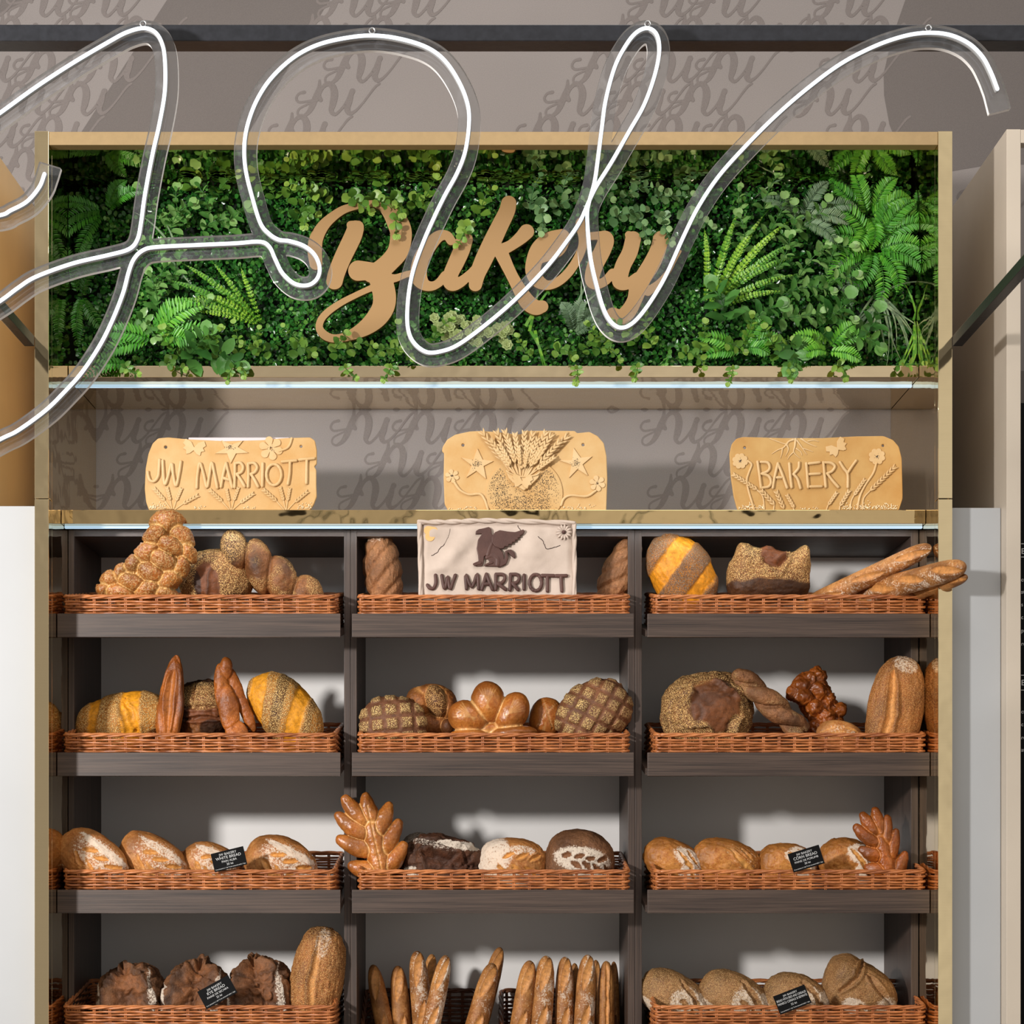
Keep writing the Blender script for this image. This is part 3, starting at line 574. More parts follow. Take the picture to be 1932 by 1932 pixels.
hang = [(235, 690, -60, 40), (440, 690, -80, 38), (455, 690, -50, 30), (650, 690, -75, 40), (740, 690, -90, 38), (1085, 692, -70, 38), (1200, 690, -80, 34), (1380, 692, -85, 40), (1480, 690, -60, 36), (1575, 688, -50, 36), (1690, 690, -30, 40)]
place_sprigs(hang, M['euc'], 'small sprig drooping over the gold rail below the plants', 'sprigs drooping over the gold rail', 12, -.065, .6, .5)
lb = [(320, 440, 60, 60), (350, 430, 120, 60), (380, 440, 30, 60), (400, 420, 90, 60), (300, 420, 100, 60), (340, 470, 200, 60), (430, 440, 60, 50), (280, 560, 30, 60), (300, 590, 80, 60), (320, 540, 40, 60), (260, 600, -30, 60), (350, 610, 10, 60)]
place_sprigs(lb, M['broad'], 'broad-leaved green sprig at the left of the plant wall', 'broad-leaved sprigs at the left', 22, -.01, .55, .55)
rb = [(1440, 540, 40, 90), (1470, 560, 20, 90), (1500, 540, 70, 80), (1530, 560, 40, 80), (1520, 600, 10, 80), (1470, 600, -20, 70), (1560, 540, 100, 70), (1400, 480, 80, 60), (1440, 450, 40, 70), (1480, 470, 60, 70), (1500, 440, 20, 70), (1540, 490, 30, 60), (1400, 430, 120, 60), (1440, 400, 90, 55)]
place_sprigs(rb, M['broad'], 'broad-leaved sage green sprig at the right of the plant wall', 'broad-leaved sprigs at the right', 21, -.02, .6, .65)
ol = [(1290+i*62, 330+rnd(-12, 20), rnd(60, 120), 50) for i in range(4)]+[(420, 330, 80, 60), (360, 310, 60, 50), (470, 320, 100, 50), (520, 320, 70, 50), (410, 380, 60, 50), (520, 380, 100, 55), (560, 420, 60, 60), (540, 380, 30, 50)]
place_sprigs(ol, M['euc'], 'olive round-leaved sprig in the upper plant wall', 'olive sprigs in the upper plant wall', 16, .01, .85, .35)
ll = [(1540, 620, 20, 70), (1590, 640, 0, 60), (1620, 640, 30, 50), (1370, 610, 100, 60), (1410, 620, 50, 60), (1490, 650, -70, 50), (350, 680, 20, 60), (400, 670, -10, 60)]
place_sprigs(ll, M['broad'], 'large glossy single leaves in the lower plant wall', 'large glossy leaves', 34, -.03, .55, .3)
def sedum(px, py, k):
    l = Leaves(); s = (CD-.03)/K
    for _ in range(k):
        c = W(px+rnd(-42, 42), py+rnd(-22, 22), -.01+rnd(-.03, .02)); rr = rnd(8, 13)*s
        for ring, (nn, sz, tilt) in enumerate(((7, 1, .35), (6, .7, .9), (4, .42, 2))):
            for j in range(nn):
                a = 2*PI*j/nn+ring*.4; l.add([c[:]], [[math.cos(a), -tilt, math.sin(a)]], [[-math.cos(a)*tilt, -1, -math.sin(a)*tilt]], rr*sz, rr*sz*.85, T_LEAF, np.clip(.35+.25*ring+rnd(-.1, .1), 0, 1))
    return recenter(l.build('sedum_plant', M['sedum']))
tag(sedum(860, 618, 22), 'pale green sedum rosettes left of the curved glowing stroke', 'artificial plant')
tag(sedum(925, 632, 20), 'pale green sedum rosettes under the letter a', 'artificial plant')
# ------------------------------------------------------------------ bread cabinet
ZC = 2.5455
cab = empty('bread_cabinet', (0, .2, 0), 'dark wood bread cabinet with three bays of slanted shelves', 'cabinet')
sides = [(-1.2035, -1.187), (-.423, -.4055), (-.4045, -.387), (.381, .4), (.401, .42), (1.182, 1.203)]
for a, c in sides:
    b = MB(); b.box(a, c, 0, .395, 0, ZC, 0, .0008); b.build('upright', M['wood_v'], cab)
bays = [(-1.187, -.423), (-.387, .381), (.42, 1.182)]
TH = math.atan(.054/.35)
RIMY = [1122, 1383, 1641, 1897]
rimZ = [EZ+(VY-y)*(CD-.125)/K for y in RIMY]
lips = [(-1.2030, -.422), (-.39, .387), (.425, 1.2030)]
for (a, c), (la, lc) in zip(bays, lips):
    b = MB(); b.box(a+.0003, c-.0003, 0, .394, ZC-.018, ZC); b.build('top_board', M['wood_h'], cab)
    b = MB(); b.box(a+.0003, c-.0003, .385, .395, 0, ZC-.0185); b.build('back_panel', M['panel_white'], cab)
    for i, rz in enumerate(rimZ):
        if i == 3 and a < 0 < c: rz -= .42
        zb = rz-.119
        b = MB()
        V = [(x, y, zb+(y+.146)*math.tan(TH)+h) for h in (0, .018) for y in (-.128, .384) for x in (a+.0005, c-.0005)]
        b.add(V, [(0, 2, 3, 1), (4, 5, 7, 6), (0, 1, 5, 4), (2, 6, 7, 3), (0, 4, 6, 2), (1, 3, 7, 5)])
        sh = b.build('shelf', M['wood_h'], cab)
        b = MB(); b.box(la, lc, -.146, -.1285, zb-.001, zb+.064, 0, .0008); b.build('shelf_lip', M['wood_h'], sh)
# ------------------------------------------------------------------ wicker baskets
def wicker_mat(name, a, b_):
    t = NT(name); n = t.noise(t.co((30, 30, 160)), 2.2, 4, .6); g = t.noise(t.co(), 16, 2)
    c = t.mix(.5, t.ramp(n, .3, .72, a, b_), t.ramp(g, .3, .7, a, b_)); return t.out(c, .36, 0, t.bump(n, .0004, .5), .5)
M['wicker'] = wicker_mat('orange_wicker', rgb(110, 50, 20), rgb(208, 132, 76)); M['wicker_dark'] = wicker_mat('brown_wicker', rgb(70, 38, 22), rgb(130, 78, 46))
def rr_path(Lx, D, rad, ds):
    segs = []; hx, hy = Lx/2-rad, D/2-rad; pts = []; nr = []
    def line(p, q, n_):
        L = math.hypot(q[0]-p[0], q[1]-p[1]); k = max(int(L/ds), 1)
        for i in range(k): pts.append((p[0]+(q[0]-p[0])*i/k, p[1]+(q[1]-p[1])*i/k)); nr.append(n_)
    def arc(c, a0):
        for i in range(5): a = a0+PI/2*i/5; pts.append((c[0]+rad*math.cos(a), c[1]+rad*math.sin(a))); nr.append((math.cos(a), math.sin(a)))
    line((-hx, -D/2), (hx, -D/2), (0, -1)); arc((hx, -hy), -PI/2); line((Lx/2, -hy), (Lx/2, hy), (1, 0)); arc((hx, hy), 0)
    line((hx, D/2), (-hx, D/2), (0, 1)); arc((-hx, hy), PI/2); line((-Lx/2, hy), (-Lx/2, -hy), (-1, 0)); arc((-hx, -hy), PI)
    return np.array(pts), np.array(nr)
def loop_tube(P, N2, r, k=6, sq=1.0):
    n = len(P); T = np.roll(P, -1, 0)-np.roll(P, 1, 0); T /= np.linalg.norm(T, axis=1, keepdims=True)
    A = np.hstack([N2, np.zeros((n, 1))]); A = A-T*(A*T).sum(1, keepdims=True); A /= np.linalg.norm(A, axis=1, keepdims=True); Bv = np.cross(T, A)
    an = np.arange(k)*2*PI/k; r = np.broadcast_to(r, (n,)).reshape(n, 1, 1)
    V = P[:, None]+(A[:, None]*np.cos(an)[None, :, None]*sq+Bv[:, None]*np.sin(an)[None, :, None])*r
    i = np.arange(n)[:, None]; j = np.arange(k)[None]; F = np.stack([i*k+j, i*k+(j+1) % k, ((i+1) % n)*k+(j+1) % k, ((i+1) % n)*k+j], -1).reshape(-1, 4)
    return V.reshape(-1, 3), F
def basket_meshes(Lx, D, H, pitch, sp, r, flare=0.0, slope=0.0):
    P2, N2 = rr_path(Lx, D, .018, sp/5); n = len(P2); s = np.concatenate([[0], np.cumsum(np.hypot(*(P2[1:]-P2[:-1]).T))]); tot = s[-1]+.01; kst = int(round(tot/sp/2))*2; ph = s/tot*kst*PI
    Vs, Fs, o = [], [], 0
    rows = int((H-.012)/pitch)
    for i in range(rows):
        z = .006+i*pitch; w_ = np.cos(ph+i*PI)*r*.95
        fl = flare*z; hf = 1+slope*(P2[:, 1]/D+.5)
        P = np.hstack([P2+N2*(w_+fl)[:, None], (z*hf+np.sin(ph*.5+i*1.7)*r*.22)[:, None]]); V, F = loop_tube(P, N2, r*(1+.12*np.sin(ph*.37+i)), 6); Vs.append(V); Fs.append(F+o); o += len(V)
    weave = mesh_np('weave', np.vstack(Vs), np.vstack(Fs)); Vs, Fs, o = [], [], 0
    for c_ in range(kst):
        for dd in (-.0022, .0022):
            q = np.interp(((c_+.5)/kst*tot+dd) % tot, s, P2[:, 0]), np.interp(((c_+.5)/kst*tot+dd) % tot, s, P2[:, 1])
            nn = np.array([np.interp((c_+.5)/kst*tot, s, N2[:, 0]), np.interp((c_+.5)/kst*tot, s, N2[:, 1])]); hf = 1+slope*(q[1]/D+.5)
            m = MB(); m.tube([(q[0]+nn[0]*flare*t*H, q[1]+nn[1]*flare*t*H, t*H*hf) for t in (0.02, .5, .98)], r*.62, 5); Vs.append(np.array([tuple(v) for v in m.v])); Fs.append([[i+o for i in f] for f in m.f]); o += len(m.v)
    st = mesh_np('stakes', np.vstack(Vs), [f for F in Fs for f in F]); Vs, Fs, o = [], [], 0
    for k in range(3):
        a = ph*.62+k*2*PI/3; hf = 1+slope*(P2[:, 1]/D+.5)
        P = np.hstack([P2+N2*(np.cos(a)*r*.9+flare*H)[:, None], (H*hf-.003+np.sin(a)*r*.9)[:, None]]); V, F = loop_tube(P, N2, r*1.05, 6); Vs.append(V); Fs.append(F+o); o += len(V)
    rim = mesh_np('rim', np.vstack(Vs), np.vstack(Fs)); m = MB(); m.box(-Lx/2+.004, Lx/2-.004, -D/2+.004, D/2-.004, .001, .005)
    return weave, st, rim, mesh_np('base', m.v, m.f, False)
def place_basket(ms, loc, rotx, mat, label, group, name='wicker_basket'):
    e = empty(name, loc, label, 'basket', group, (rotx, 0, 0))
    for k, me in zip(('weave', 'stakes', 'rim', 'base'), ms):
        link(k, me, None, e, True)
    return e
BD, BH = .36, .0935
bm_ = basket_meshes(.746, BD-.01, BH, .0079, .043, .0036)
for me in bm_: me.materials.append(M['wicker'])
RN = ['top', 'second', 'third', 'bottom']; CN = ['left', 'middle', 'right']
BXC = [(-1.191-.441)/2, .0005, (.449+1.195)/2]
def floor_z(row, y):
    zb = rimZ[row]-.119; return zb+.018+(y+.146)*math.tan(TH)+.006
cont = {(0, 0): 'braided and seeded loaves', (0, 1): 'dough sign board and two rustic loaves', (0, 2): 'poppy loaf and long baguettes', (1, 0): 'yellow seeded loaves and flat breads', (1, 1): 'flower shaped bread', (1, 2): 'split boule and twisted bread',
        (2, 0): 'floury white loaves', (2, 1): 'leaf bread and dark rye loaf', (2, 2): 'corn loaves', (3, 0): 'rye loaves', (3, 2): 'seeded cereal loaves'}
for rw in range(4):
    for ci in range(3):
        if (rw, ci) not in cont: continue
        yb = -.108; zb = rimZ[rw]-.119+.0183+(yb+.146)*math.tan(TH)
        off = Matrix.Rotation(TH, 3, 'X') @ Vector((0, (BD-.01)/2, 0))
        place_basket(bm_, (BXC[ci], yb+off.y, zb+off.z), TH, M['wicker'], 'orange wicker basket holding the %s' % cont[(rw, ci)], 'long wicker baskets on the shelves')
tb = basket_meshes(.33, .27, .356, .0095, .04, .0042, 0, .34)
for me in tb: me.materials.append(M['wicker_dark'])
zt = rimZ[3]-.42-.119+.018+(.146+.10)*math.tan(TH)
tallB = [(-.218, 'tall brown wicker basket holding the left baguettes'), (.188, 'tall brown wicker basket holding the right baguettes')]
for xb, lb_ in tallB:
    place_basket(tb, (xb, .215, zt+.02), R(0), M['wicker_dark'], lb_, 'tall baguette baskets')
# ------------------------------------------------------------------ bread
def bread_mat(name, c1, c2, inner=(205, 150, 80), seed=(214, 178, 120), seed2=None, rough=.5, glossy=.35, nscale=26, bub=.0008, flour=(228, 214, 196), dark=(34, 20, 14), seedscale=330):
    t = NT(name); v = t.co(); at = t.node('Attribute'); at.attribute_name = 'Bread'; sp = t.node('SeparateColor'); t.l.new(at.outputs['Color'], sp.inputs[0])
    n1 = t.noise(v, nscale, 5, .62); n2 = t.noise(v, 190, 4, .7); n3 = t.noise(v, 85, 3, .7)
    base = t.ramp(n1, .34, .68, rgb(*c1), rgb(*c2)); base = t.mix(t.ramp(n2, .42, .7, (0, 0, 0, 1), (.36, .36, .36, 1)), base, rgb(*[min(int(c*1.25+18), 255) for c in c2]))
    base = t.mix(t.ramp(n3, .30, .46, (.5, .5, .5, 1), (0, 0, 0, 1)), base, rgb(*[int(c*.55) for c in c1]))
    lo_ = t.noise(v, 13, 3, .55); base = t.mix(t.ramp(lo_, .38, .62, (.1, .1, .1, 1), (.75, .75, .75, 1)), base, rgb(*[int(c*.64) for c in c1]))
    inn = t.mix(t.ramp(n3, .3, .7), rgb(*[int(c*.8) for c in inner]), rgb(*[min(int(c*1.12), 255) for c in inner]))
    base = t.mix(sp.outputs[1], base, inn)
    dk = t.math('MULTIPLY', at.outputs['Alpha'], t.ramp(n3, .2, .6, (.6, .6, .6, 1), (1, 1, 1, 1))); base = t.mix(dk, base, rgb(*dark))
    fl = t.math('ADD', sp.outputs[0], t.math('MULTIPLY', t.math('SUBTRACT', t.math('ADD', t.math('MULTIPLY', n2, .75), t.math('MULTIPLY', n3, .25)), .5), 3.4)); flm = t.ramp(fl, .42, .86)
    flm = t.math('MULTIPLY', flm, t.ramp(sp.outputs[0], .02, .2)); base = t.mix(t.math('MULTIPLY', flm, .74), base, rgb(*flour))
    vo = t.node('TexVoronoi'); t.set(vo, 'Vector', v); vo.inputs['Scale'].default_value = seedscale; vo.inputs['Randomness'].default_value = .9
    sd = t.ramp(vo.outputs['Distance'], .38, .62, (1, 1, 1, 1), (0, 0, 0, 1)); se = t.math('MULTIPLY', sd, sp.outputs[2])
    cv = t.node('SeparateColor'); t.l.new(vo.outputs['Color'], cv.inputs[0])
    scol = t.mix(t.ramp(cv.outputs[0], .1, .9), rgb(*[int(c*.78) for c in seed]), rgb(*[min(int(c*1.14), 255) for c in seed]))
    if seed2: scol = t.mix(t.ramp(cv.outputs[1], .55, .6), scol, rgb(*seed2))
    base = t.mix(se, base, scol)
    nb_ = t.bump(t.math('ADD', n3, t.math('MULTIPLY', n2, .7)), bub*1.6, 1.0); nb2 = t.bump(se, .0011, 1.0, nb_)
    rg = t.math('ADD', rough, t.math('MULTIPLY', flm, .35)); return t.out(base, rg, 0, nb2, glossy)
BM = {
 'white': bread_mat('white_bread_crust', (160, 88, 38), (216, 150, 84), (214, 150, 76), rough=.5),
 'corn': bread_mat('corn_bread_crust', (160, 88, 32), (214, 142, 68), (216, 158, 84), rough=.45),
 'rye': bread_mat('rye_crust', (92, 56, 32), (144, 98, 62), (128, 80, 46), rough=.6, bub=.0016),
 'darkrye': bread_mat('dark_rye_crust', (66, 38, 22), (112, 70, 44), (84, 48, 28), rough=.6, bub=.0018),
 'rustic': bread_mat('brown_rustic_crust', (118, 72, 40), (172, 118, 74), (146, 94, 54), rough=.6, bub=.0016),
 'sesame': bread_mat('sesame_crust', (104, 62, 30), (160, 100, 52), (112, 62, 32), (212, 170, 108), rough=.55),
 'yellow': bread_mat('yellow_seeded_crust', (168, 96, 24), (206, 134, 44), (222, 148, 30), (212, 174, 112), rough=.5),
 'poppy': bread_mat('poppy_seeded_crust', (176, 100, 24), (206, 130, 40), (226, 146, 28), (92, 86, 82), (150, 140, 122), rough=.5, seedscale=480),
 'lattice': bread_mat('lattice_crust', (98, 58, 32), (146, 94, 60), (104, 64, 42), (216, 182, 120), rough=.6),
 'gloss': bread_mat('egg_washed_crust', (164, 84, 28), (208, 132, 58), (226, 176, 110), rough=.3, glossy=.5, bub=.0004, dark=(110, 52, 20)),
 'challah': bread_mat('challah_crust', (156, 78, 26), (206, 128, 52), (220, 170, 100), (232, 200, 140), rough=.3, glossy=.5, bub=.0009, dark=(92, 42, 16), seedscale=220),
 'gdark': bread_mat('dark_glazed_crust', (128, 60, 18), (180, 98, 34), (196, 120, 56), rough=.28, glossy=.5, bub=.0008, dark=(60, 26, 10)),
 'flat': bread_mat('flat_bread_crust', (138, 66, 20), (196, 112, 40), (206, 130, 60), rough=.38, bub=.0008, dark=(66, 36, 24)),
 'baguette': bread_mat('baguette_crust', (158, 92, 40), (208, 146, 84), (206, 142, 78), rough=.5, nscale=18),
 'cereal': bread_mat('cereal_crust', (120, 78, 42), (172, 124, 76), (150, 102, 60), (196, 158, 104), rough=.55, bub=.0012),
 'batard': bread_mat('dark_batard_crust', (124, 66, 26), (186, 118, 58), (214, 150, 84), (208, 160, 100), rough=.5, bub=.0013, dark=(64, 34, 16)),
}
ICO = {}
def ico(n):
    if n not in ICO:
        bm = bmesh.new(); bmesh.ops.create_icosphere(bm, subdivisions=n, radius=1); bm.verts.index_update()
        ICO[n] = (np.array([v.co[:] for v in bm.verts]), np.array([[v.index for v in f.verts] for f in bm.faces])); bm.free()
    return ICO[n]
def sst(x, a, b_): t = np.clip((x-a)/(b_-a+1e-9), 0, 1); return t*t*(3-2*t)
def seg_d(u, v, pts, ax=1.0):
    D = np.full(len(u), 9.); TT = np.zeros(len(u)); n = len(pts)-1
    for i, (p, q) in enumerate(zip(pts[:-1], pts[1:])):
        dx, dy = (q[0]-p[0])*ax, q[1]-p[1]; t = np.clip(((u-p[0])*ax*dx+(v-p[1])*dy)/(dx*dx+dy*dy+1e-9), 0, 1)
        d = np.hypot((u-p[0])*ax-t*dx, v-p[1]-t*dy); m = d < D; D[m] = d[m]; TT[m] = (i+t[m])/n
    return D, TT
SEED = [100]
def finish(name, V, F, C, mat, label, group, row, Y, cat='bread', fl=None):
    if row is not None:
        rz = rimZ[row]-.012; zmin = V[:, 2].min(); yl = V[V[:, 2].argmin(), 1]; zf = max(floor_z(row, yl), floor_z(row, min(V[:, 1].max()-.03, .22))-.012) if fl is None else fl; m = V[:, 2] < rz
        if zmin < rz-.01: V[m, 2] = rz-(rz-V[m, 2])*(rz-zf)/(rz-zmin)
    me = mesh_np(name, V, F); ca = me.color_attributes.new('Bread', 'FLOAT_COLOR', 'POINT'); ca.data.foreach_set('color', np.clip(C, 0, 1).astype('f').ravel())
    o = link(name, me, BM[mat]); recenter(o); return tag(o, label, cat, group)
def loaf(name, label, cx, cy, a, b_, ang, mat, row, Y=.02, c=None, feats=(), sub=6, pw=.92, lump=.05, mid=.02, group=None, taper=0, bend=0):
    """loaf leaning in a basket; photo centre, half sizes in pixels, features in (u along, v across) of its visible face"""
    U, F = ico(sub); s = (CD+Y)/K; SEED[0] += 7; sd = SEED[0]
    u, w_, v = U[:, 0], U[:, 1], U[:, 2]
    X = np.sign(u)*np.abs(u)**pw; Z = np.sign(v)*np.abs(v)**pw; Yy = w_.copy()
    if taper: k = 1-taper*X; Z = Z*k; Yy = Yy*k
    r = 1+lump*2*fbm(U, 1.6, sd, 2)+mid*2*fbm(U, 6, sd+3, 3)
    uu, vv = X.copy(), Z.copy(); C = np.zeros((len(U), 4)); front = sst(-w_, -.35, .05); ax = a/b_; rel = np.zeros(len(U))
    wob = fbm(U, 5, sd+9, 2)*.12
    for ft in feats:
        k = ft[0]
        if k == 'slash':
            _, pts, wd, dp, inn = ft; d, t = seg_d(uu+wob, vv+wob, pts, ax); wl_ = wd*np.sqrt(np.clip(1-(2*t-1)**2, 0.02, 1)); e = d/(wl_+1e-4)
            rel += (-dp*np.exp(-e**2*1.2)+dp*.75*np.exp(-((e-1.5)/.45)**2))*front; C[:, 1] = np.maximum(C[:, 1], inn*sst(-e, -1.25, -.8)*front)
            if len(ft) > 4: C[:, 0] *= 1-sst(-e, -1.3, -.9)
        elif k == 'ear':   # torn crust flap along a line
            _, pts, wd, hgt = ft; d, t = seg_d(uu+wob, vv+wob, pts, ax); e = d/wd; en = np.sqrt(np.clip(1-(2*t-1)**2, 0.0, 1)); rel += hgt*np.exp(-e**2)*en*front; C[:, 3] = np.maximum(C[:, 3], .8*np.exp(-e**2*2)*en*front)
        elif k in ('flour', 'seed', 'dark', 'inner'):
            ch = {'flour': 0, 'inner': 1, 'seed': 2, 'dark': 3}[k]; _, u0, v0, ru, rv, am = ft[:6]; q = ((uu-u0)/ru)**2+((vv-v0)/rv)**2; m = am*(sst(-np.sqrt(q)+wob*1.2, -1.15, -.75) if k == 'flour' else sst(-np.sqrt(q)+wob*2.2, -1.05, -.93))
            C[:, ch] = np.maximum(C[:, ch], m) if am > 0 else C[:, ch]*(1+m)
        elif k in ('fband', 'sband', 'iband', 'dband'):
            ch = {'f': 0, 'i': 1, 's': 2, 'd': 3}[k[0]]; _, an, c0, hw, am = ft; q = (uu*math.cos(R(an))*ax+vv*math.sin(R(an))); m = sst(-np.abs(q-c0)+wob*.7, -hw-.04, -hw+.04)*abs(am)
            if am > 0: C[:, ch] = np.maximum(C[:, ch], m)
            else: C[:, ch] *= 1-m
            if k[0] == 'i': rel += -.05*m*front; C[:, 2] *= 1-m
        elif k == 'ball': _, u0, v0, ru, rv, h = ft; rel += h*np.exp(-((uu-u0)/ru)**2-((vv-v0)/rv)**2)
        elif k == 'peak': _, u0, v0, ru, rv, h = ft; rel += h*np.exp(-((uu-u0)/ru)**2-((vv-v0)/rv)**2)*front
        elif k == 'rough': _, sc_, am = ft; rel += am*2*fbm(U, sc_, sd+31, 3)
        elif k == 'crag': _, sc_, am, io = ft; nn_ = np.abs(fbm(U, sc_, sd+41, 4))*2; cv_ = np.exp(-(nn_/.16)**2)*front; rel += am*(.5-cv_); C[:, 1] = np.maximum(C[:, 1], io*sst(nn_, .12, .5)*front); C[:, 3] = np.maximum(C[:, 3], .55*cv_)
        elif k == 'grid':
            _, an, pitch, gw, dp, sdm, lo_ = ft
            g = np.zeros(len(U))
            for q_ in (an, an+90):
                q = (uu*math.cos(R(q_))*ax+vv*math.sin(R(q_)))/pitch+wob*.5; g = np.maximum(g, sst(-np.abs((q % 1)-.5)*1.0, -gw-.06, -gw+.04))
            rel += -dp*g*front; C[:, 2] = np.maximum(C[:, 2], sdm*(1-g)); C[:, 1] = np.maximum(C[:, 1], g*lo_)
        elif k == 'all': C[:, {'flour': 0, 'inner': 1, 'seed': 2, 'dark': 3}[ft[1]]] = np.maximum(C[:, {'flour': 0, 'inner': 1, 'seed': 2, 'dark': 3}[ft[1]]], ft[2])
        elif k == 'twist':
            _, nt, dp, ph = ft; q = uu*nt+vv*.9+ph; rel += -dp*np.abs(np.cos(q*PI))**8; C[:, 1] = np.maximum(C[:, 1], .5*np.abs(np.cos(q*PI))**10)
    cc = (c if c is not None else b_*.85)
    # underside flour edge and darker base, both part of the bake
    nrm = np.stack([X/ax/ax*1.0, Yy, Z], 1); nrm /= np.linalg.norm(nrm, axis=1, keepdims=True)+1e-9
    Pl = np.stack([X*r*a, Yy*r*cc, Z*r*b_], 1)+nrm*(rel*b_)[:, None]
    if bend: Pl[:, 2] -= bend*b_*(Pl[:, 0]/a)**2
    ca, sa = math.cos(R(ang)), math.sin(R(ang)); P = np.stack([Pl[:, 0]*ca-Pl[:, 2]*sa, Pl[:, 1], Pl[:, 0]*sa+Pl[:, 2]*ca], 1)*s
    o = W(cx, cy, Y); V = P+np.array(o[:]); return finish(name, V, F, C, mat, label, group, row, Y)
def rod_loaf(name, label, p0, p1, rpx, mat, row, feats='bag', sub=6, group=None, fl=None, seed_fl=.6, mid=.02, bow=0.0, seam=False):
    """long loaf between two points of the place"""
    U, F = ico(sub); SEED[0] += 7; sd = SEED[0]; p0, p1 = Vector(p0), Vector(p1); ax = (p1-p0); L = ax.length/2; ax.normalize(); up = Vector((0, -1, 0)); up = (up-ax*up.dot(ax)).normalized(); sdv = ax.cross(up)
    u = U[:, 0]; ph = np.arctan2(U[:, 2], -U[:, 1]); rad = rpx; t = np.sign(u)*np.abs(u)**.75; prof = np.sqrt(np.clip(1-np.abs(t)**8.5, 0, 1))*(1-.10*t)
    r0 = np.hypot(U[:, 1], U[:, 2])+1e-9; v = U[:, 2]/r0*prof; C = np.zeros((len(U), 4)); front = sst(-U[:, 1]/r0, -.3, .1)
    nz = np.stack([t*L/.03, -U[:, 1]/r0, U[:, 2]/r0], 1); wob = fbm(nz, 1.6, sd+2, 2); rel = 2*mid*fbm(nz, 2.2, sd, 3)
    N_ = max(int(L*2/.12), 1)
    if not seam:
        for k in range(N_):
            c0 = -1+2*(k+.62)/N_; d, tt = seg_d(t*L/.03, v, [((c0*L/.03)-1.6, -.30), ((c0*L/.03)+1.6, .30)]); wl_ = .30*np.sqrt(np.clip(1-(2*tt-1)**2, .02, 1)); e = d/wl_
            rel += (-.12*np.exp(-e**2)+.10*np.exp(-((e-1.4)/.4)**2))*front; m = sst(-e, -1.2, -.8)*front; C[:, 1] = np.maximum(C[:, 1], .8*m); C[:, 0] -= m
    else:
        e = np.abs(v-.05+wob*.3)/.16; rel += (-.14*np.exp(-e**2)+.1*np.exp(-((e-1.5)/.5)**2))*front; C[:, 1] = np.maximum(C[:, 1], sst(-e, -1.3, -.7)*front)
    C[:, 0] += seed_fl*(.55+1.0*wob*1.4)*sst(U[:, 2]/r0*.4+front, .3, 1.2); C[:, 3] = .35*sst(np.abs(t), .93, 1.0)
    A = np.array([ax[:]]); Bq = np.array([up[:]]); Cq = np.array([sdv[:]]); mid_ = np.array(((p0+p1)/2)[:])
    V = mid_+A*(t*L)[:, None]+(Bq*(-U[:, 1]/r0)[:, None]+Cq*(U[:, 2]/r0)[:, None])*((prof*(1+rel))*rad)[:, None]+np.array([[bow, 0, 0]])*(1-t*t)[:, None]
    me = mesh_np(name, V, F); ca = me.color_attributes.new('Bread', 'FLOAT_COLOR', 'POINT'); ca.data.foreach_set('color', np.clip(C, 0, 1).astype('f').ravel())
    o = link(name, me, BM[mat]); recenter(o); return tag(o, label, 'bread', group)
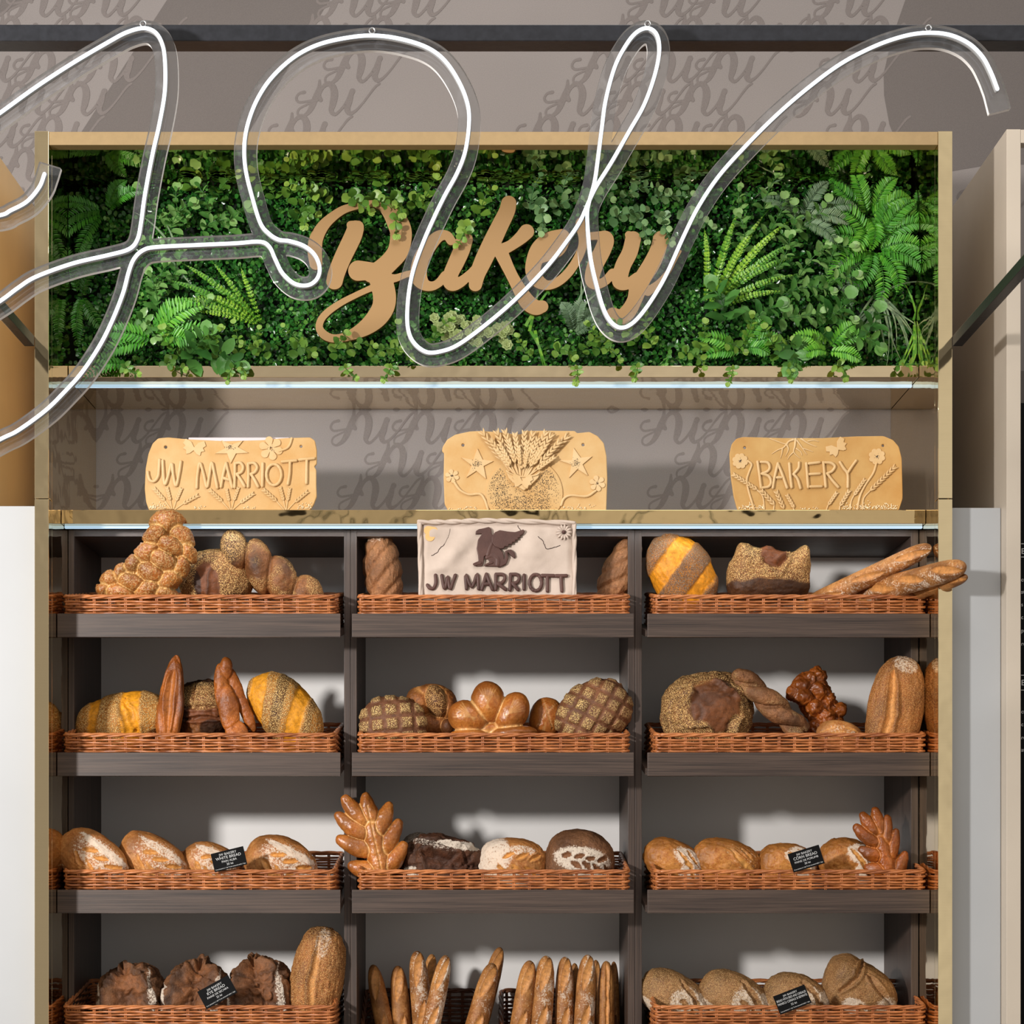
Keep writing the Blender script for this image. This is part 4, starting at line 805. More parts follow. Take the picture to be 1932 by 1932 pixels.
def blobs(name, label, lobes, mat, row, Y=.02, vox=.0021, smooth=4, crease=.12, ch=1, ridge=.05, mid=.012, group=None, extra=None, hi=.0, fl=None):
    """bread of several dough lobes grown together; lobe=(x,y,rx,ry,rz px,angle,dy m)"""
    s = (CD+Y)/K; U, F = ico(3); Vs, Fs = [], []; Ls = []
    ids = [l_[7] if len(l_) > 7 else 1000+i for i, l_ in enumerate(lobes)]; uq = []; [uq.append(i) for i in ids if i not in uq]
    for i, (x_, y_, rx, ry, rz_, an, dy) in enumerate([l_[:7] for l_ in lobes]):
        c = np.array(W(x_, y_, Y)[:])+np.array([0, dy, 0]); ca, sa = math.cos(R(an)), math.sin(R(an)); q = U*np.array([rx, rz_, ry])*s
        Vs.append(np.stack([q[:, 0]*ca-q[:, 2]*sa, q[:, 1], q[:, 0]*sa+q[:, 2]*ca], 1)+c); Fs.append(F+i*len(U)); Ls.append((c, rx*s, rz_*s, ry*s, ca, sa))
    me = mesh_np('t', np.vstack(Vs), np.vstack(Fs)); o = bpy.data.objects.new('t', me); COL.objects.link(o)
    m = o.modifiers.new('r', 'REMESH'); m.mode = 'VOXEL'; m.voxel_size = vox; sm = o.modifiers.new('s', 'SMOOTH'); sm.factor = .5; sm.iterations = smooth
    me2 = bpy.data.meshes.new_from_object(o.evaluated_get(bpy.context.evaluated_depsgraph_get())); bpy.data.objects.remove(o)
    n = len(me2.vertices); V = np.empty(n*3, 'f'); me2.vertices.foreach_get('co', V); V = V.reshape(-1, 3).astype(float); N = np.empty(n*3, 'f'); me2.vertices.foreach_get('normal', N); N = N.reshape(-1, 3)
    G = []
    for (c, a1, a2, a3, ca, sa) in Ls:
        d = V-c; lx = d[:, 0]*ca+d[:, 2]*sa; lz = -d[:, 0]*sa+d[:, 2]*ca; q = np.sqrt((lx/a1)**2+(d[:, 1]/a2)**2+(lz/a3)**2); G.append((q-1)*min(a1, a3))
    G = np.array([np.min([g_ for g_, k_ in zip(G, ids) if k_ == q_], 0) for q_ in uq]); own = G.argmin(0); Gs = np.sort(G, 0); gap = (Gs[1]-Gs[0])/(.012) if len(G) > 1 else np.full(n, 9.)
    C = np.zeros((n, 4)); cz = np.exp(-(gap/crease)**2*.5) if crease else np.zeros(n)
    C[:, ch] = cz*.8; SEED[0] += 7; sd = SEED[0]; nf = fbm(V, 70, sd, 3); nb_ = fbm(V, 22, sd+5, 2)
    V = V+N*((nf*mid+nb_*mid*1.5)[:, None])*.35-N*(cz*ridge*.02)[:, None]
    C[:, 3] = np.clip(hi*(.5+2.2*nb_)*sst(gap, .5, 3), 0, 1)
    if extra: extra(V, N, C, own, gap, s)
    if row is not None:
        rz = rimZ[row]-.012; zmin = V[:, 2].min(); yl = V[V[:, 2].argmin(), 1]; zf = floor_z(row, yl) if fl is None else fl; mm = V[:, 2] < rz
        if zmin < rz-.01: V[mm, 2] = rz-(rz-V[mm, 2])*(rz-zf)/(rz-zmin)
    me2.vertices.foreach_set('co', V.astype('f').ravel()); me2.materials.clear(); me2.polygons.foreach_set('use_smooth', np.ones(len(me2.polygons), bool)); me2.name = name
    ca = me2.color_attributes.new('Bread', 'FLOAT_COLOR', 'POINT'); ca.data.foreach_set('color', np.clip(C, 0, 1).astype('f').ravel()); me2.update()
    ob = link(name, me2, BM[mat]); recenter(ob); return tag(ob, label, 'bread', group)
def rodl(pts, idn, r0=1.0, flat=1.0):
    """a tapered strand of dough through (x, y, r, dy) points"""
    P = cr(pts, 7); return [(p[0], p[1], p[2]*r0, p[2]*r0, p[2]*r0*flat, 0, p[3] if len(p) > 3 else 0, idn) for p in P]
def lean(o, k):
    """lean a loaf forward over the basket rim"""
    n = len(o.data.vertices); V = np.empty(n*3, 'f'); o.data.vertices.foreach_get('co', V); V = V.reshape(-1, 3); V[:, 1] -= k*V[:, 2]; o.data.vertices.foreach_set('co', V.ravel()); o.data.update(); return o
def ex_seed(am=1., who=None, ch=2):
    def f(V, N, C, own, gap, s):
        m = np.ones(len(V)) if who is None else np.isin(own, who); C[:, ch] = np.maximum(C[:, ch], am*m)
    return f
# ---- top row, left
L_ = lambda x, y, r, dy=0, k=1.0, an=0, rz=None: (x, y, r*k, r, rz or r*.95, an, dy)
CH = [(323, 997, 34, 25, 10, 0), (350, 1022, 33, 21, -50, 0), (303, 1020, 29, 20, 50, -.008), (332, 1040, 27, 19, -20, -.016), (360, 1046, 26, 17, -65, 0), (287, 1050, 31, 20, 42, -.008), (318, 1066, 31, 20, -30, -.016), (346, 1076, 27, 18, 60, -.004), (260, 1074, 28, 19, 38, -.004), (292, 1088, 31, 20, -25, -.016), (324, 1100, 30, 20, 30, -.01),
  (236, 1088, 27, 19, 42, 0), (256, 1104, 30, 20, -20, -.014), (285, 1118, 30, 21, 20, -.014), (214, 1099, 24, 20, 30, 0), (204, 1116, 20, 17, 0, 0), (232, 1124, 30, 19, -10, -.014), (312, 1124, 30, 19, -10, -.006)]
lean(blobs('braided_loaf', 'shiny braided golden loaf leaning up to the gold ledge, top left', [(x, y, rx, ry, 24, an, dy) for x, y, rx, ry, an, dy in CH]+[(285, 1075, 84, 32, 22, 47, .016), (268, 1122, 62, 24, 26, 0, .016)],
  'challah', 0, Y=-.03, crease=.16, hi=.75, mid=.02, ridge=.25, smooth=3, extra=ex_seed(.3)), .30)
loaf('sesame_boule', 'round sesame boule with a dark split, beside the braided loaf', 408, 1092, 71, 56, 4, 'sesame', 0, Y=.03, pw=.85, feats=[('all', 'seed', .95), ('inner', -.18, -.25, .42, .75, .9), ('seed', -.18, -.25, .36, .7, -1.), ('dark', -.45, -.3, .12, .55, .9), ('ear', [(-.75, -.25), (-.45, .35), (-.1, .75)], .07, .12), ('ear', [(-.2, -.9), (-.15, -.2), (-.05, .35)], .05, .06), ('dark', .55, -.75, .5, .16, .9), ('rough', 9, .03)])
def tw_ex(V, N, C, own, gap, s):
    C[:, 2] = np.maximum(C[:, 2], .75*np.isin(own, [0, 1, 2, 3])*sst(fbm(V, 28, 4, 2), -.1, .15)); C[:, 3] = np.maximum(C[:, 3], np.exp(-((V[:, 0]*0+gap-3.2)/1.2)**2)*0)
blobs('twisted_seeded_loaf', 'dark twisted seeded loaf arching over the sesame boule', [(447, 1043, 28, 43, 30, 14, -.03), (492, 1072, 29, 55, 30, 14, -.03), (530, 1095, 34, 46, 30, 22, -.025), (578, 1120, 33, 36, 28, 35, -.015), (500, 1090, 60, 30, 26, -35, .01)], 'sesame', 0, Y=.03, crease=.25, ch=3, hi=.9, ridge=.2, extra=tw_ex)
# ---- top row, middle
loaf('rustic_loaf', 'upright knobbly brown loaf left of the white griffin board', 723, 1082, 80, 36, 96, 'rustic', 0, Y=.05, sub=6, lump=.05, mid=.04, feats=[('twist', 2.1, .10, .2), ('flour', .95, .2, .25, .8, .45), ('rough', 7, .05)])
loaf('rustic_loaf', 'tilted knobbly brown loaf right of the white griffin board', 1168, 1084, 76, 34, 67, 'rustic', 0, Y=.05, sub=6, lump=.05, mid=.04, feats=[('twist', 1.9, .10, .4), ('flour', .9, -.3, .35, .6, .5), ('rough', 7, .05)])
# ---- top row, right
loaf('poppy_striped_loaf', 'tall yellow loaf with dark poppy seed stripes in the top right basket', 1286, 1083, 84, 60, -58, 'poppy', 0, Y=.03, feats=[('all', 'seed', .95), ('iband', 22, -.52, .30, .95), ('iband', 22, .72, .22, .95), ('sband', 90, 1.1, .15, -.6), ('rough', 8, .02)])
loaf('crown_loaf', 'crown shaped sesame loaf with dark crusty base and pointed tips', 1450, 1090, 80, 50, 0, 'sesame', 0, Y=.02, pw=.72, feats=[('all', 'seed', .98), ('peak', -.62, .95, .20, .5, .42), ('peak', .80, .95, .16, .5, .55), ('peak', -.05, .9, .3, .3, .12), ('slash', [(-.30, .85), (.12, .18), (.45, .85)], .14, .14, .95), ('inner', .08, .75, .32, .5, .95), ('seed', .08, .80, .30, .48, -1.), ('seed', 0, -1.0, 2.2, .86, -1.), ('dark', 0, -1.05, 2.2, .90, .8), ('ear', [(-.5, 1.0), (-.2, 1.05), (.1, .95)], .08, .16), ('rough', 9, .03)])
g = 'long floury baguettes at the right of the top shelf'
def bag(p, q, Y0, Y1, r, **k): return rod_loaf('baguette', k.pop('label'), W(p[0], p[1], Y0), W(q[0], q[1], Y1), r*(CD+(Y0+Y1)/2)/K, 'baguette', None, **k)
bag((1515, 1148), (1757, 1031), .06, -.18, 18, label='upper floury baguette sticking out of the top right basket', group=g, seed_fl=.75)
bag((1588, 1134), (1820, 1068), .12, -.37, 22, label='front floury baguette crossing the gold post, top right', group=g, seed_fl=.75)
bag((1650, 1146), (1824, 1088), .12, -.345, 13, label='lower plain baguette tucked under the two floury baguettes', group=g, seed_fl=.2)
# ---- second row, left
loaf('sesame_yellow_loaf', 'yellow sesame loaf with wide torn split in second row left basket', 232, 1358, 92, 52, 14, 'yellow', 1, Y=.03, feats=[('all', 'seed', .95), ('iband', -14, .38, .34, 1), ('iband', -20, -.98, .18, .9), ('ear', [(.0, -.9), (.08, 0), (.0, .9)], .06, .10), ('slash', [(.22, .8), (.25, 0), (.3, -.9)], .10, .07, .8), ('rough', 8, .02)])
loaf('flat_bread', 'thin pointed flat bread standing left of the dark boule', 322, 1322, 86, 23, 83, 'flat', 1, Y=-.01, c=11, taper=.30, sub=5, feats=[('slash', [(-.8, -.15), (.1, .1), (.7, 0)], .28, .16, .3), ('rough', 5, .08), ('ear', [(-.9, -.85), (0, -.9), (.85, -.3)], .2, .2)])
loaf('dark_seeded_boule', 'dark split boule standing between the two flat breads', 385, 1342, 56, 60, 0, 'sesame', 1, Y=.08, feats=[('seed', 0, .45, .8, .45, .9), ('dark', -.75, .1, .35, 1., .9), ('dark', .0, .95, 1., .2, .9), ('inner', .0, -.2, .7, .3, .9), ('slash', [(-.7, .05), (.7, .1)], .07, .08, .6), ('slash', [(-.7, -.3), (.7, -.25)], .07, .08, .6), ('slash', [(-.2, .8), (-.25, .1)], .06, .07, .6), ('dark', .35, -.6, .4, .3, .9), ('rough', 8, .05)])
blobs('flat_bread', 'folded pointed flat bread standing right of the dark boule', [(426, 1262, 13, 22, 8, 0, 0), (418, 1300, 15, 50, 9, 4, 0), (432, 1340, 20, 56, 9, 12, -.004), (448, 1385, 22, 30, 9, 20, -.004), (440, 1290, 14, 44, 8, 24, .012), (460, 1335, 12, 50, 8, 22, .014)], 'flat', 1, Y=-.02, crease=.15, ch=3, hi=.25)
loaf('poppy_striped_loaf', 'yellow loaf with sesame and grey poppy stripes in second row', 537, 1340, 86, 54, -46, 'yellow', 1, Y=.03, feats=[('all', 'seed', .95), ('iband', 38, -.98, .30, .9), ('iband', 30, .52, .26, .95), ('dband', 34, -.18, .20, .85), ('dband', 30, .95, .10, .7), ('rough', 8, .02)])
# ---- second row, middle
loaf('lattice_loaf', 'round dark loaf with pale seeded squares, left end of second row', 742, 1368, 66, 56, -6, 'lattice', 1, Y=.0, pw=.85, feats=[('grid', 12, .50, .15, .05, 1., .5), ('rough', 8, .03)])
def kn(V, N, C, own, gap, s): C[:, 2] = np.maximum(C[:, 2], 1.*(own == 0)); C[:, 3] = np.maximum(C[:, 3], .85*(own == 0)); C[:, 3] = np.maximum(C[:, 3], .7*(own == 5))
blobs('knotted_roll', 'golden knotted roll with a poppy seed centre, behind the lattice loaf', [(824, 1324, 21, 32, 30, 20, -.03), (793, 1326, 30, 32, 36, -20, 0), (843, 1330, 20, 34, 34, 14, 0), (812, 1306, 34, 16, 34, 5, 0), (815, 1368, 40, 26, 30, 0, 0), (845, 1372, 13, 14, 14, 0, -.034)], 'batard', 1, Y=.06, hi=.4, extra=kn, crease=.15)
def fw(V, N, C, own, gap, s):
    for k, (ox, oy, a_) in enumerate(((920, 1320, 90), (880, 1350, 150), (967, 1342, 40))):
        c = np.array(W(ox, oy, .0)[:]); d = (V-c)/s; al = d[:, 0]*math.cos(R(a_))+d[:, 2]*math.sin(R(a_)); pe = -d[:, 0]*math.sin(R(a_))+d[:, 2]*math.cos(R(a_))
        for j in range(-3, 4):
            m = (own == k)*np.exp(-((pe-al*.18*j-j*2.)/1.1)**2)*sst(-np.abs(al), -22, -16)*(N[:, 1] < -.2); C[:, 1] = np.maximum(C[:, 1], .5*m)
    C[:, 0] = np.maximum(C[:, 0], .0)
blobs('flower_bread', 'glossy flower shaped bread with three big petals in the middle basket', [(920, 1325, 33, 40, 30, 0, -.01), (882, 1354, 38, 33, 30, -15, -.01), (966, 1346, 31, 42, 30, -28, -.01), (885, 1387, 38, 12, 32, 0, -.012), (968, 1384, 46, 15, 34, 4, -.012), (925, 1378, 70, 20, 24, 0, .01)], 'gloss', 1, Y=.0, crease=.28, hi=.45, ridge=.15, extra=fw, mid=.006)
loaf('small_roll', 'small brown roll with crossed creases behind the flower bread', 1030, 1356, 40, 32, 80, 'gloss', 1, Y=.06, sub=5, feats=[('all', 'dark', .4), ('slash', [(-.5, -.5), (.3, 0), (.9, .4)], .05, .07, .7), ('slash', [(-.6, .5), (.2, .1), (.8, -.5)], .05, .07, .7), ('slash', [(-.9, .1), (-.2, 0)], .05, .06, .6)])
loaf('lattice_loaf', 'large brown loaf with seeded lattice at the right of the middle basket', 1120, 1346, 76, 62, 32, 'lattice', 1, Y=.0, pw=.88, feats=[('grid', 30, .44, .14, .05, .9, .25), ('seed', .5, -.2, .6, .9, -.4), ('rough', 8, .03)])
# ---- second row, right
loaf('split_boule', 'big round boule with sesame flaps and a dark torn centre', 1334, 1345, 87, 76, 10, 'sesame', 1, Y=.04, pw=.88, feats=[('all', 'seed', .95), ('inner', .12, .1, .52, .62, .6), ('seed', .12, .1, .56, .66, -1.), ('dark', .1, .45, .40, .22, .35), ('crag', 2.2, .05, .0), ('seed', -.35, -.55, .34, .36, .95), ('seed', .55, -.55, .22, .34, .9), ('inner', -.35, -.55, .0001, .0001, -1.), ('ear', [(-.62, .15), (-.3, .45), (-.22, .85)], .05, .14), ('ear', [(-.6, -.25), (-.1, -.35), (.02, -.95)], .04, .12), ('ear', [(.25, -.95), (.5, -.4), (.72, -.25)], .05, .16), ('ear', [(.15, .8), (.55, .45), (.78, .05)], .06, .14), ('slash', [(.3, .75), (.62, .4), (.85, -.05)], .06, .10, .5), ('rough', 8, .03)])
tl = []
for k in range(2):
    pts = []
    for i in range(13):
        t = i/12; an = t*PI*2.6+k*PI; x_, y_ = 1394+t*116, 1274+t*104; pts.append((x_+9*math.sin(an)*.62, y_-9*math.sin(an)*.7, 13+5*math.sin(t*PI), -.013*math.cos(an)))
    tl += rodl(pts, k)
def tw2(V, N, C, own, gap, s): C[:, 2] = .35*sst(fbm(V, 40, 8, 2), 0, .2); C[:, 3] = np.maximum(C[:, 3], .45*sst(fbm(V, 26, 18, 2), .02, .2))
blobs('twisted_bread', 'narrow twisted bread stick leaning right of the split boule', tl, 'rustic', 1, Y=-.01, crease=.3, ch=3, hi=.3, extra=tw2, ridge=.3)
blobs('knotted_loaf', 'dark orange glazed knotted loaf standing on end', [(1542, 1276, 18, 18, 20, 0, 0), (1520, 1287, 34, 15, 22, 32, -.004), (1497, 1308, 17, 14, 20, 40, 0), (1512, 1318, 20, 16, 22, 0, -.012), (1545, 1305, 24, 28, 24, 20, .0), (1536, 1336, 20, 18, 22, 10, -.014), (1564, 1322, 14, 16, 18, 0, -.006), (1558, 1352, 20, 18, 22, 0, -.012), (1580, 1343, 13, 16, 18, 0, -.004), (1550, 1375, 28, 22, 24, 0, -.006), (1582, 1368, 16, 18, 20, 0, 0), (1545, 1330, 34, 54, 24, 30, .008)], 'gdark', 1, Y=.06, crease=.12, ch=3, hi=.8, mid=.05, ridge=.1, smooth=16)
loaf('spiral_roll', 'small rolled loaf with swirled top in front of the knotted loaf', 1585, 1388, 44, 28, -12, 'white', 1, Y=-.02, sub=5, feats=[('slash', [(-.9, -.1), (-.3, .55), (.5, .5), (.95, 0)], .06, .08, .7), ('slash', [(-.6, -.2), (-.1, .25), (.5, .2)], .06, .08, .7), ('flour', 0, .3, .7, .4, .4)])
loaf('tall_loaf', 'tall brown crusty loaf standing at the right end of second row', 1690, 1338, 102, 52, 79, 'batard', 1, Y=-.06, c=34, pw=.85, feats=[('all', 'seed', .35), ('slash', [(-.95, .42), (-.2, .25), (.75, .45)], .13, .12, .9), ('ear', [(-.95, .10), (-.2, -.02), (.5, .2)], .05, .13), ('flour', .85, 0, .2, .5, .7), ('rough', 9, .03)])
# ---- third row, left: floury loaves with leaf cuts
def wheat(n=3, w_=.075, dp=.07, sp=.36, off=0):
    r = []
    for i in range(n):
        u = -.45+i*sp+off; r += [('slash', [(u, -.02), (u+.36, -.34)], w_, dp, .7), ('slash', [(u+.12, .20), (u+.46, .46)], w_, dp, .7)]
    return r
g = 'floury white loaves in the third row left basket'
def white(cx, cy, a, b_, ang, lab, fl_=.9, mat='white', row=2, grp=None, n=3, extra=(), **k):
    f = [('flour', .15, .30, .85, .60, fl_*.62), ('flour', .55, .05, .5, .6, fl_*.7), ('flour', .1, .62, .8, .16, fl_), ('flour', -.8, -.9, .5, .3, .3)]+list(extra)+wheat(n)+[('rough', 9, .02)]
    return loaf('loaf', lab, cx, cy, a, b_, ang, mat, row, feats=f, pw=.88, group=grp, **k)
white(176, 1624, 74, 50, -38, 'floury oval white loaf at the far left of the third row', 1., grp=g, Y=-.065, c=34)
white(290, 1628, 70, 49, -32, 'golden white loaf with knobbly end, second from left in third row', .8, grp=g, Y=.0, extra=[('ball', -.85, .35, .3, .4, .12)])
white(396, 1634, 56, 44, -22, 'small white loaf behind the WHITE BREAD card', 1., grp=g, Y=.04)
white(531, 1634, 72, 54, -28, 'white loaf with heavy flour right of the WHITE BREAD card', 1., grp=g)
# ---- third row, middle
def leafb(pairs, spine, r0):
    out = []
    for k, (a, b_) in enumerate(pairs):
        out += rodl([(a[0]+(b_[0]-a[0])*t, a[1]+(b_[1]-a[1])*t+4*math.sin(t*PI), q, 0) for t, q in ((0, .62), (.2, .92), (.5, 1.12), (.8, 1.1), (1, 1))], k, r0, .9)
    a, b_ = spine; return out+rodl([(a[0]+(b_[0]-a[0])*t, a[1]+(b_[1]-a[1])*t, q, .003) for t, q in ((0, 1.0), (.3, 1.35), (.7, 1.4), (1, 1.2))], 99, r0)
def vein(a, b_):
    def f(V, N, C, own, gap, s):
        p, q = np.array(W(*a, -.03)[:])[[0, 2]], np.array(W(*b_, -.03)[:])[[0, 2]]; d, t = seg_d(V[:, 0], V[:, 2], [p, q]); m = np.exp(-(d/.0022)**2)*(N[:, 1] < 0); V[:, 1] += m*.004; C[:, 1] = np.maximum(C[:, 1], .6*m)
    return f
blobs('leaf_bread', 'large oak leaf shaped golden bread at the left of the middle basket', leafb([((652, 1508), (692, 1552)), ((690, 1504), (702, 1552)), ((640, 1540), (694, 1574)), ((643, 1585), (704, 1604)), ((666, 1634), (716, 1640)), ((734, 1520), (706, 1580)), ((752, 1554), (714, 1614)), ((760, 1596), (722, 1646))], ((698, 1545), (724, 1665)), 16), 'gloss', 2, Y=-.035, crease=.12, hi=.35, mid=.012, vox=.0018, ridge=.2, extra=vein((694, 1520), (722, 1645)))
loaf('rye_loaf', 'dark rye loaf with a deep torn top in the middle basket', 832, 1632, 72, 56, -14, 'darkrye', 2, Y=.02, pw=.85, feats=[('slash', [(-.5, .25), (.0, .1), (.6, .2), (.9, -.2)], .36, .20, .9), ('flour', -.35, .6, .7, .14, 0.5), ('slash', [(-.2, .62), (.4, .66), (.95, .1)], .07, .1, 0), ('flour', .3, .72, .6, .12, 1), ('flour', -.7, -.55, .3, .3, .9), ('ear', [(-.7, .15), (-.45, .5), (-.3, .75)], .06, .1), ('crag', 2.4, .10, .6), ('rough', 6, .05)])
loaf('small_roll', 'small rye roll half hidden behind the leaf bread', 790, 1606, 34, 36, 20, 'rye', 2, Y=.14, sub=5, feats=[('flour', 0, .7, .8, .4, .8), ('rough', 8, .04)])
loaf('loaf', 'pale floury loaf with leaf cuts between the two dark loaves', 967, 1632, 65, 52, -4, 'white', 2, Y=.02, pw=.85, feats=[('flour', -.6, .3, .6, .8, 1.), ('flour', .3, -.5, .7, .35, 1.), ('flour', .2, .55, .5, .2, .7)]+wheat(3, .08, .07, .4)+[('ear', [(-.7, -.65), (0, -.6), (.6, -.7)], .05, .08), ('rough', 9, .02)])
loaf('loaf', 'dark brown loaf with a floury wheat ear cut, right of middle basket', 1093, 1628, 66, 62, -8, 'rye', 2, Y=.02, pw=.84, feats=[('flour', .05, .1, .85, .42, 1.), ('flour', .4, -.35, .6, .35, .9)]+[('slash', [(-.55+i*.34, .12), (-.27+i*.34, .24)], .07, .06, .6) for i in range(4)]+[('slash', [(-.30+i*.32, -.0), (.0+i*.32, -.18)], .07, .06, .6) for i in range(4)]+[('rough', 8, .02)])
# ---- third row, right
g = 'corn loaves in the third row right basket'
def corn(cx, cy, a, b_, ang, lab, fx=.8, **k):
    return loaf('corn_loaf', lab, cx, cy, a, b_, ang, 'corn', 2, pw=.86, group=g, feats=[('flour', .35, .45, .6, .45, fx), ('flour', .6, -.2, .4, .5, fx), ('dark', .1, .75, .6, .25, .25)]+[('slash', [(-.1, .55), (.45, .1), (.85, -.4)], .09, .08, .7), ('slash', [(.2, .75), (.7, .25)], .06, .07, .5), ('rough', 7, .045)], **k)
corn(1271, 1626, 60, 40, -26, 'golden corn loaf at the left end of the right third-row basket', .9)
corn(1371, 1626, 66, 43, -16, 'plump golden corn loaf with little flour, second from left', .25)
corn(1485, 1631, 56, 40, -8, 'corn loaf half hidden behind the CORN BREAD card', 1.)
corn(1598, 1628, 56, 47, -14, 'floury corn loaf between the CORN BREAD card and the leaf bread', 1.)
blobs('leaf_bread', 'smaller brown leaf shaped bread at the right of the corn loaves', leafb([((1628, 1538), (1660, 1572)), ((1651, 1530), (1664, 1578)), ((1617, 1562), (1660, 1592)), ((1626, 1604), (1668, 1612)), ((1674, 1545), (1668, 1596)), ((1690, 1570), (1676, 1620)), ((1706, 1612), (1686, 1655)), ((1636, 1636), (1674, 1640))], ((1660, 1570), (1680, 1665)), 13), 'gdark', 2, Y=-.03, crease=.12, hi=.3, vox=.0018, mid=.012, ridge=.2)
# ---- bottom row, left
def rye(cx, cy, a, b_, ang, lab, sl=1):
    return loaf('rye_loaf', lab, cx, cy, a, b_, ang, 'rye', 3, pw=.86, group='rye loaves in the bottom left basket', feats=[('slash', [(-.1*sl, .9), (.05, .3), (0, -.3), (.1, -.9)], .42, .22, .95), ('flour', -.84, -.1, .12, .7, 1.0), ('flour', .62, .15, .06, .7, .7), ('ear', [(.4, .8), (.62, .1), (.7, -.7)], .05, .12), ('ear', [(-.45, .7), (-.62, 0), (-.55, -.7)], .05, .10), ('crag', 2.6, .12, .45), ('rough', 6, .05)], Y=.03)
rye(249, 1884, 62, 66, 8, 'torn rye loaf with a white floury rim at the bottom left'); rye(371, 1882, 57, 70, -4, 'torn rye loaf behind the RYE BREAD card', -1); rye(492, 1878, 58, 70, 6, 'torn rye loaf right of the RYE BREAD card')
loaf('tall_loaf', 'tall seeded crusty loaf standing right of the rye loaves', 598, 1850, 104, 50, 81, 'batard', 3, Y=.0, pw=.84, feats=[('all', 'seed', .55), ('slash', [(-.8, -.05), (0, .1), (.85, .1)], .10, .05, .7), ('ear', [(-.8, .2), (0, .3), (.9, .15)], .08, .06), ('flour', .7, -.05, .3, .3, .6), ('dark', 1, 0, .18, 1, .7), ('rough', 9, .04)])
# ---- bottom row, right
g = 'seeded cereal loaves in the bottom right basket'
def cer(cx, cy, a, b_, ang, lab, **k):
    return loaf('cereal_loaf', lab, cx, cy, a, b_, ang, 'cereal', 3, pw=.88, group=g, feats=[('all', 'seed', .45), ('flour', .3, .1, .5, .7, .8), ('flour', .7, .3, .4, .6, .9), ('flour', -.7, -.85, .5, .3, 1.), ('slash', [(-.2, .75), (.35, .45), (.9, 0)], .09, .1, .4), ('slash', [(.1, .15), (.4, -.1)], .09, .07, .7), ('slash', [(.45, 0), (.7, -.3)], .08, .07, .7), ('rough', 8, .03)], Y=.03, **k)
cer(1272, 1884, 72, 46, -33, 'seeded loaf at the left end of the bottom right basket'); cer(1386, 1886, 74, 48, -31, 'seeded floury loaf, second from left in the bottom right basket')
cer(1502, 1888, 66, 50, -26, 'seeded loaf behind the lowest price card'); 
loaf('cereal_loaf', 'seeded loaf with a bulging top at the right of the bottom basket', 1622, 1876, 72, 58, -34, 'cereal', 3, pw=.88, group=g, Y=.03, feats=[('all', 'seed', .3), ('ball', -.75, .35, .35, .55, .32), ('slash', [(-.45, .9), (-.4, .3), (-.6, -.4)], .08, .12, .4), ('slash', [(-.3, .6), (.3, .4), (.9, .1)], .08, .1, .4), ('flour', .0, -.5, .4, .35, 1.), ('flour', .7, 0, .35, .5, .8), ('slash', [(.0, -.3), (.3, -.55)], .08, .07, .7), ('rough', 8, .03)])
# ---- bottom row, middle: standing baguettes (top x, top y, base x, radius px, Y top)
bg_ = [(703, 1820, 735, 17, .12, 'dark standing baguette at the far left', .2), (750, 1822, 762, 18, .13, 'plain brown standing baguette, second from the left', .15), (786, 1794, 800, 19, .10, 'tall floury baguette left of the floury pair', .9), (815, 1800, 800, 15, .19, 'narrow baguette behind the floury pair', .5),
       (842, 1802, 806, 17, .04, 'very floury leaning baguette in front of the others', 1.1), (944, 1787, 900, 16, .19, 'leaning baguette whose tip is highest, behind', .1), (930, 1817, 885, 20, .10, 'leaning floury baguette with one long cut', .7),
       (1000, 1812, 975, 19, .10, 'pale baguette at the left of the right basket', .4), (1031, 1803, 1018, 20, .10, 'floury baguette, second from left of the right basket', .9), (1066, 1805, 1064, 18, .12, 'floury slim baguette in the middle of the right basket', .9),
       (1084, 1817, 1084, 12, .24, 'dark thin baguette mostly hidden behind the floury ones', .05), (1109, 1801, 1100, 19, .09, 'tall speckled floury baguette in the right basket', 1.), (1124, 1811, 1126, 12, .22, 'thin baguette peeking out behind the speckled one', .2),
       (1144, 1813, 1143, 16, .11, 'split golden baguette with a long pale seam', .0), (1158, 1814, 1160, 10, .2, 'narrow baguette at the far right of the basket', .1)]
for i, (tx, ty, bx, r, Y, lab, fl_) in enumerate(bg_):
    p1 = W(tx, ty, Y+.02); p0 = W(bx+(bx-tx)*1.2, ty+365, Y); 
    rod_loaf('baguette', lab, p0, p1, r*1.05*(CD+Y)/K, 'baguette', None, group='baguettes standing in the tall baskets', seed_fl=fl_, seam=(i == 13))
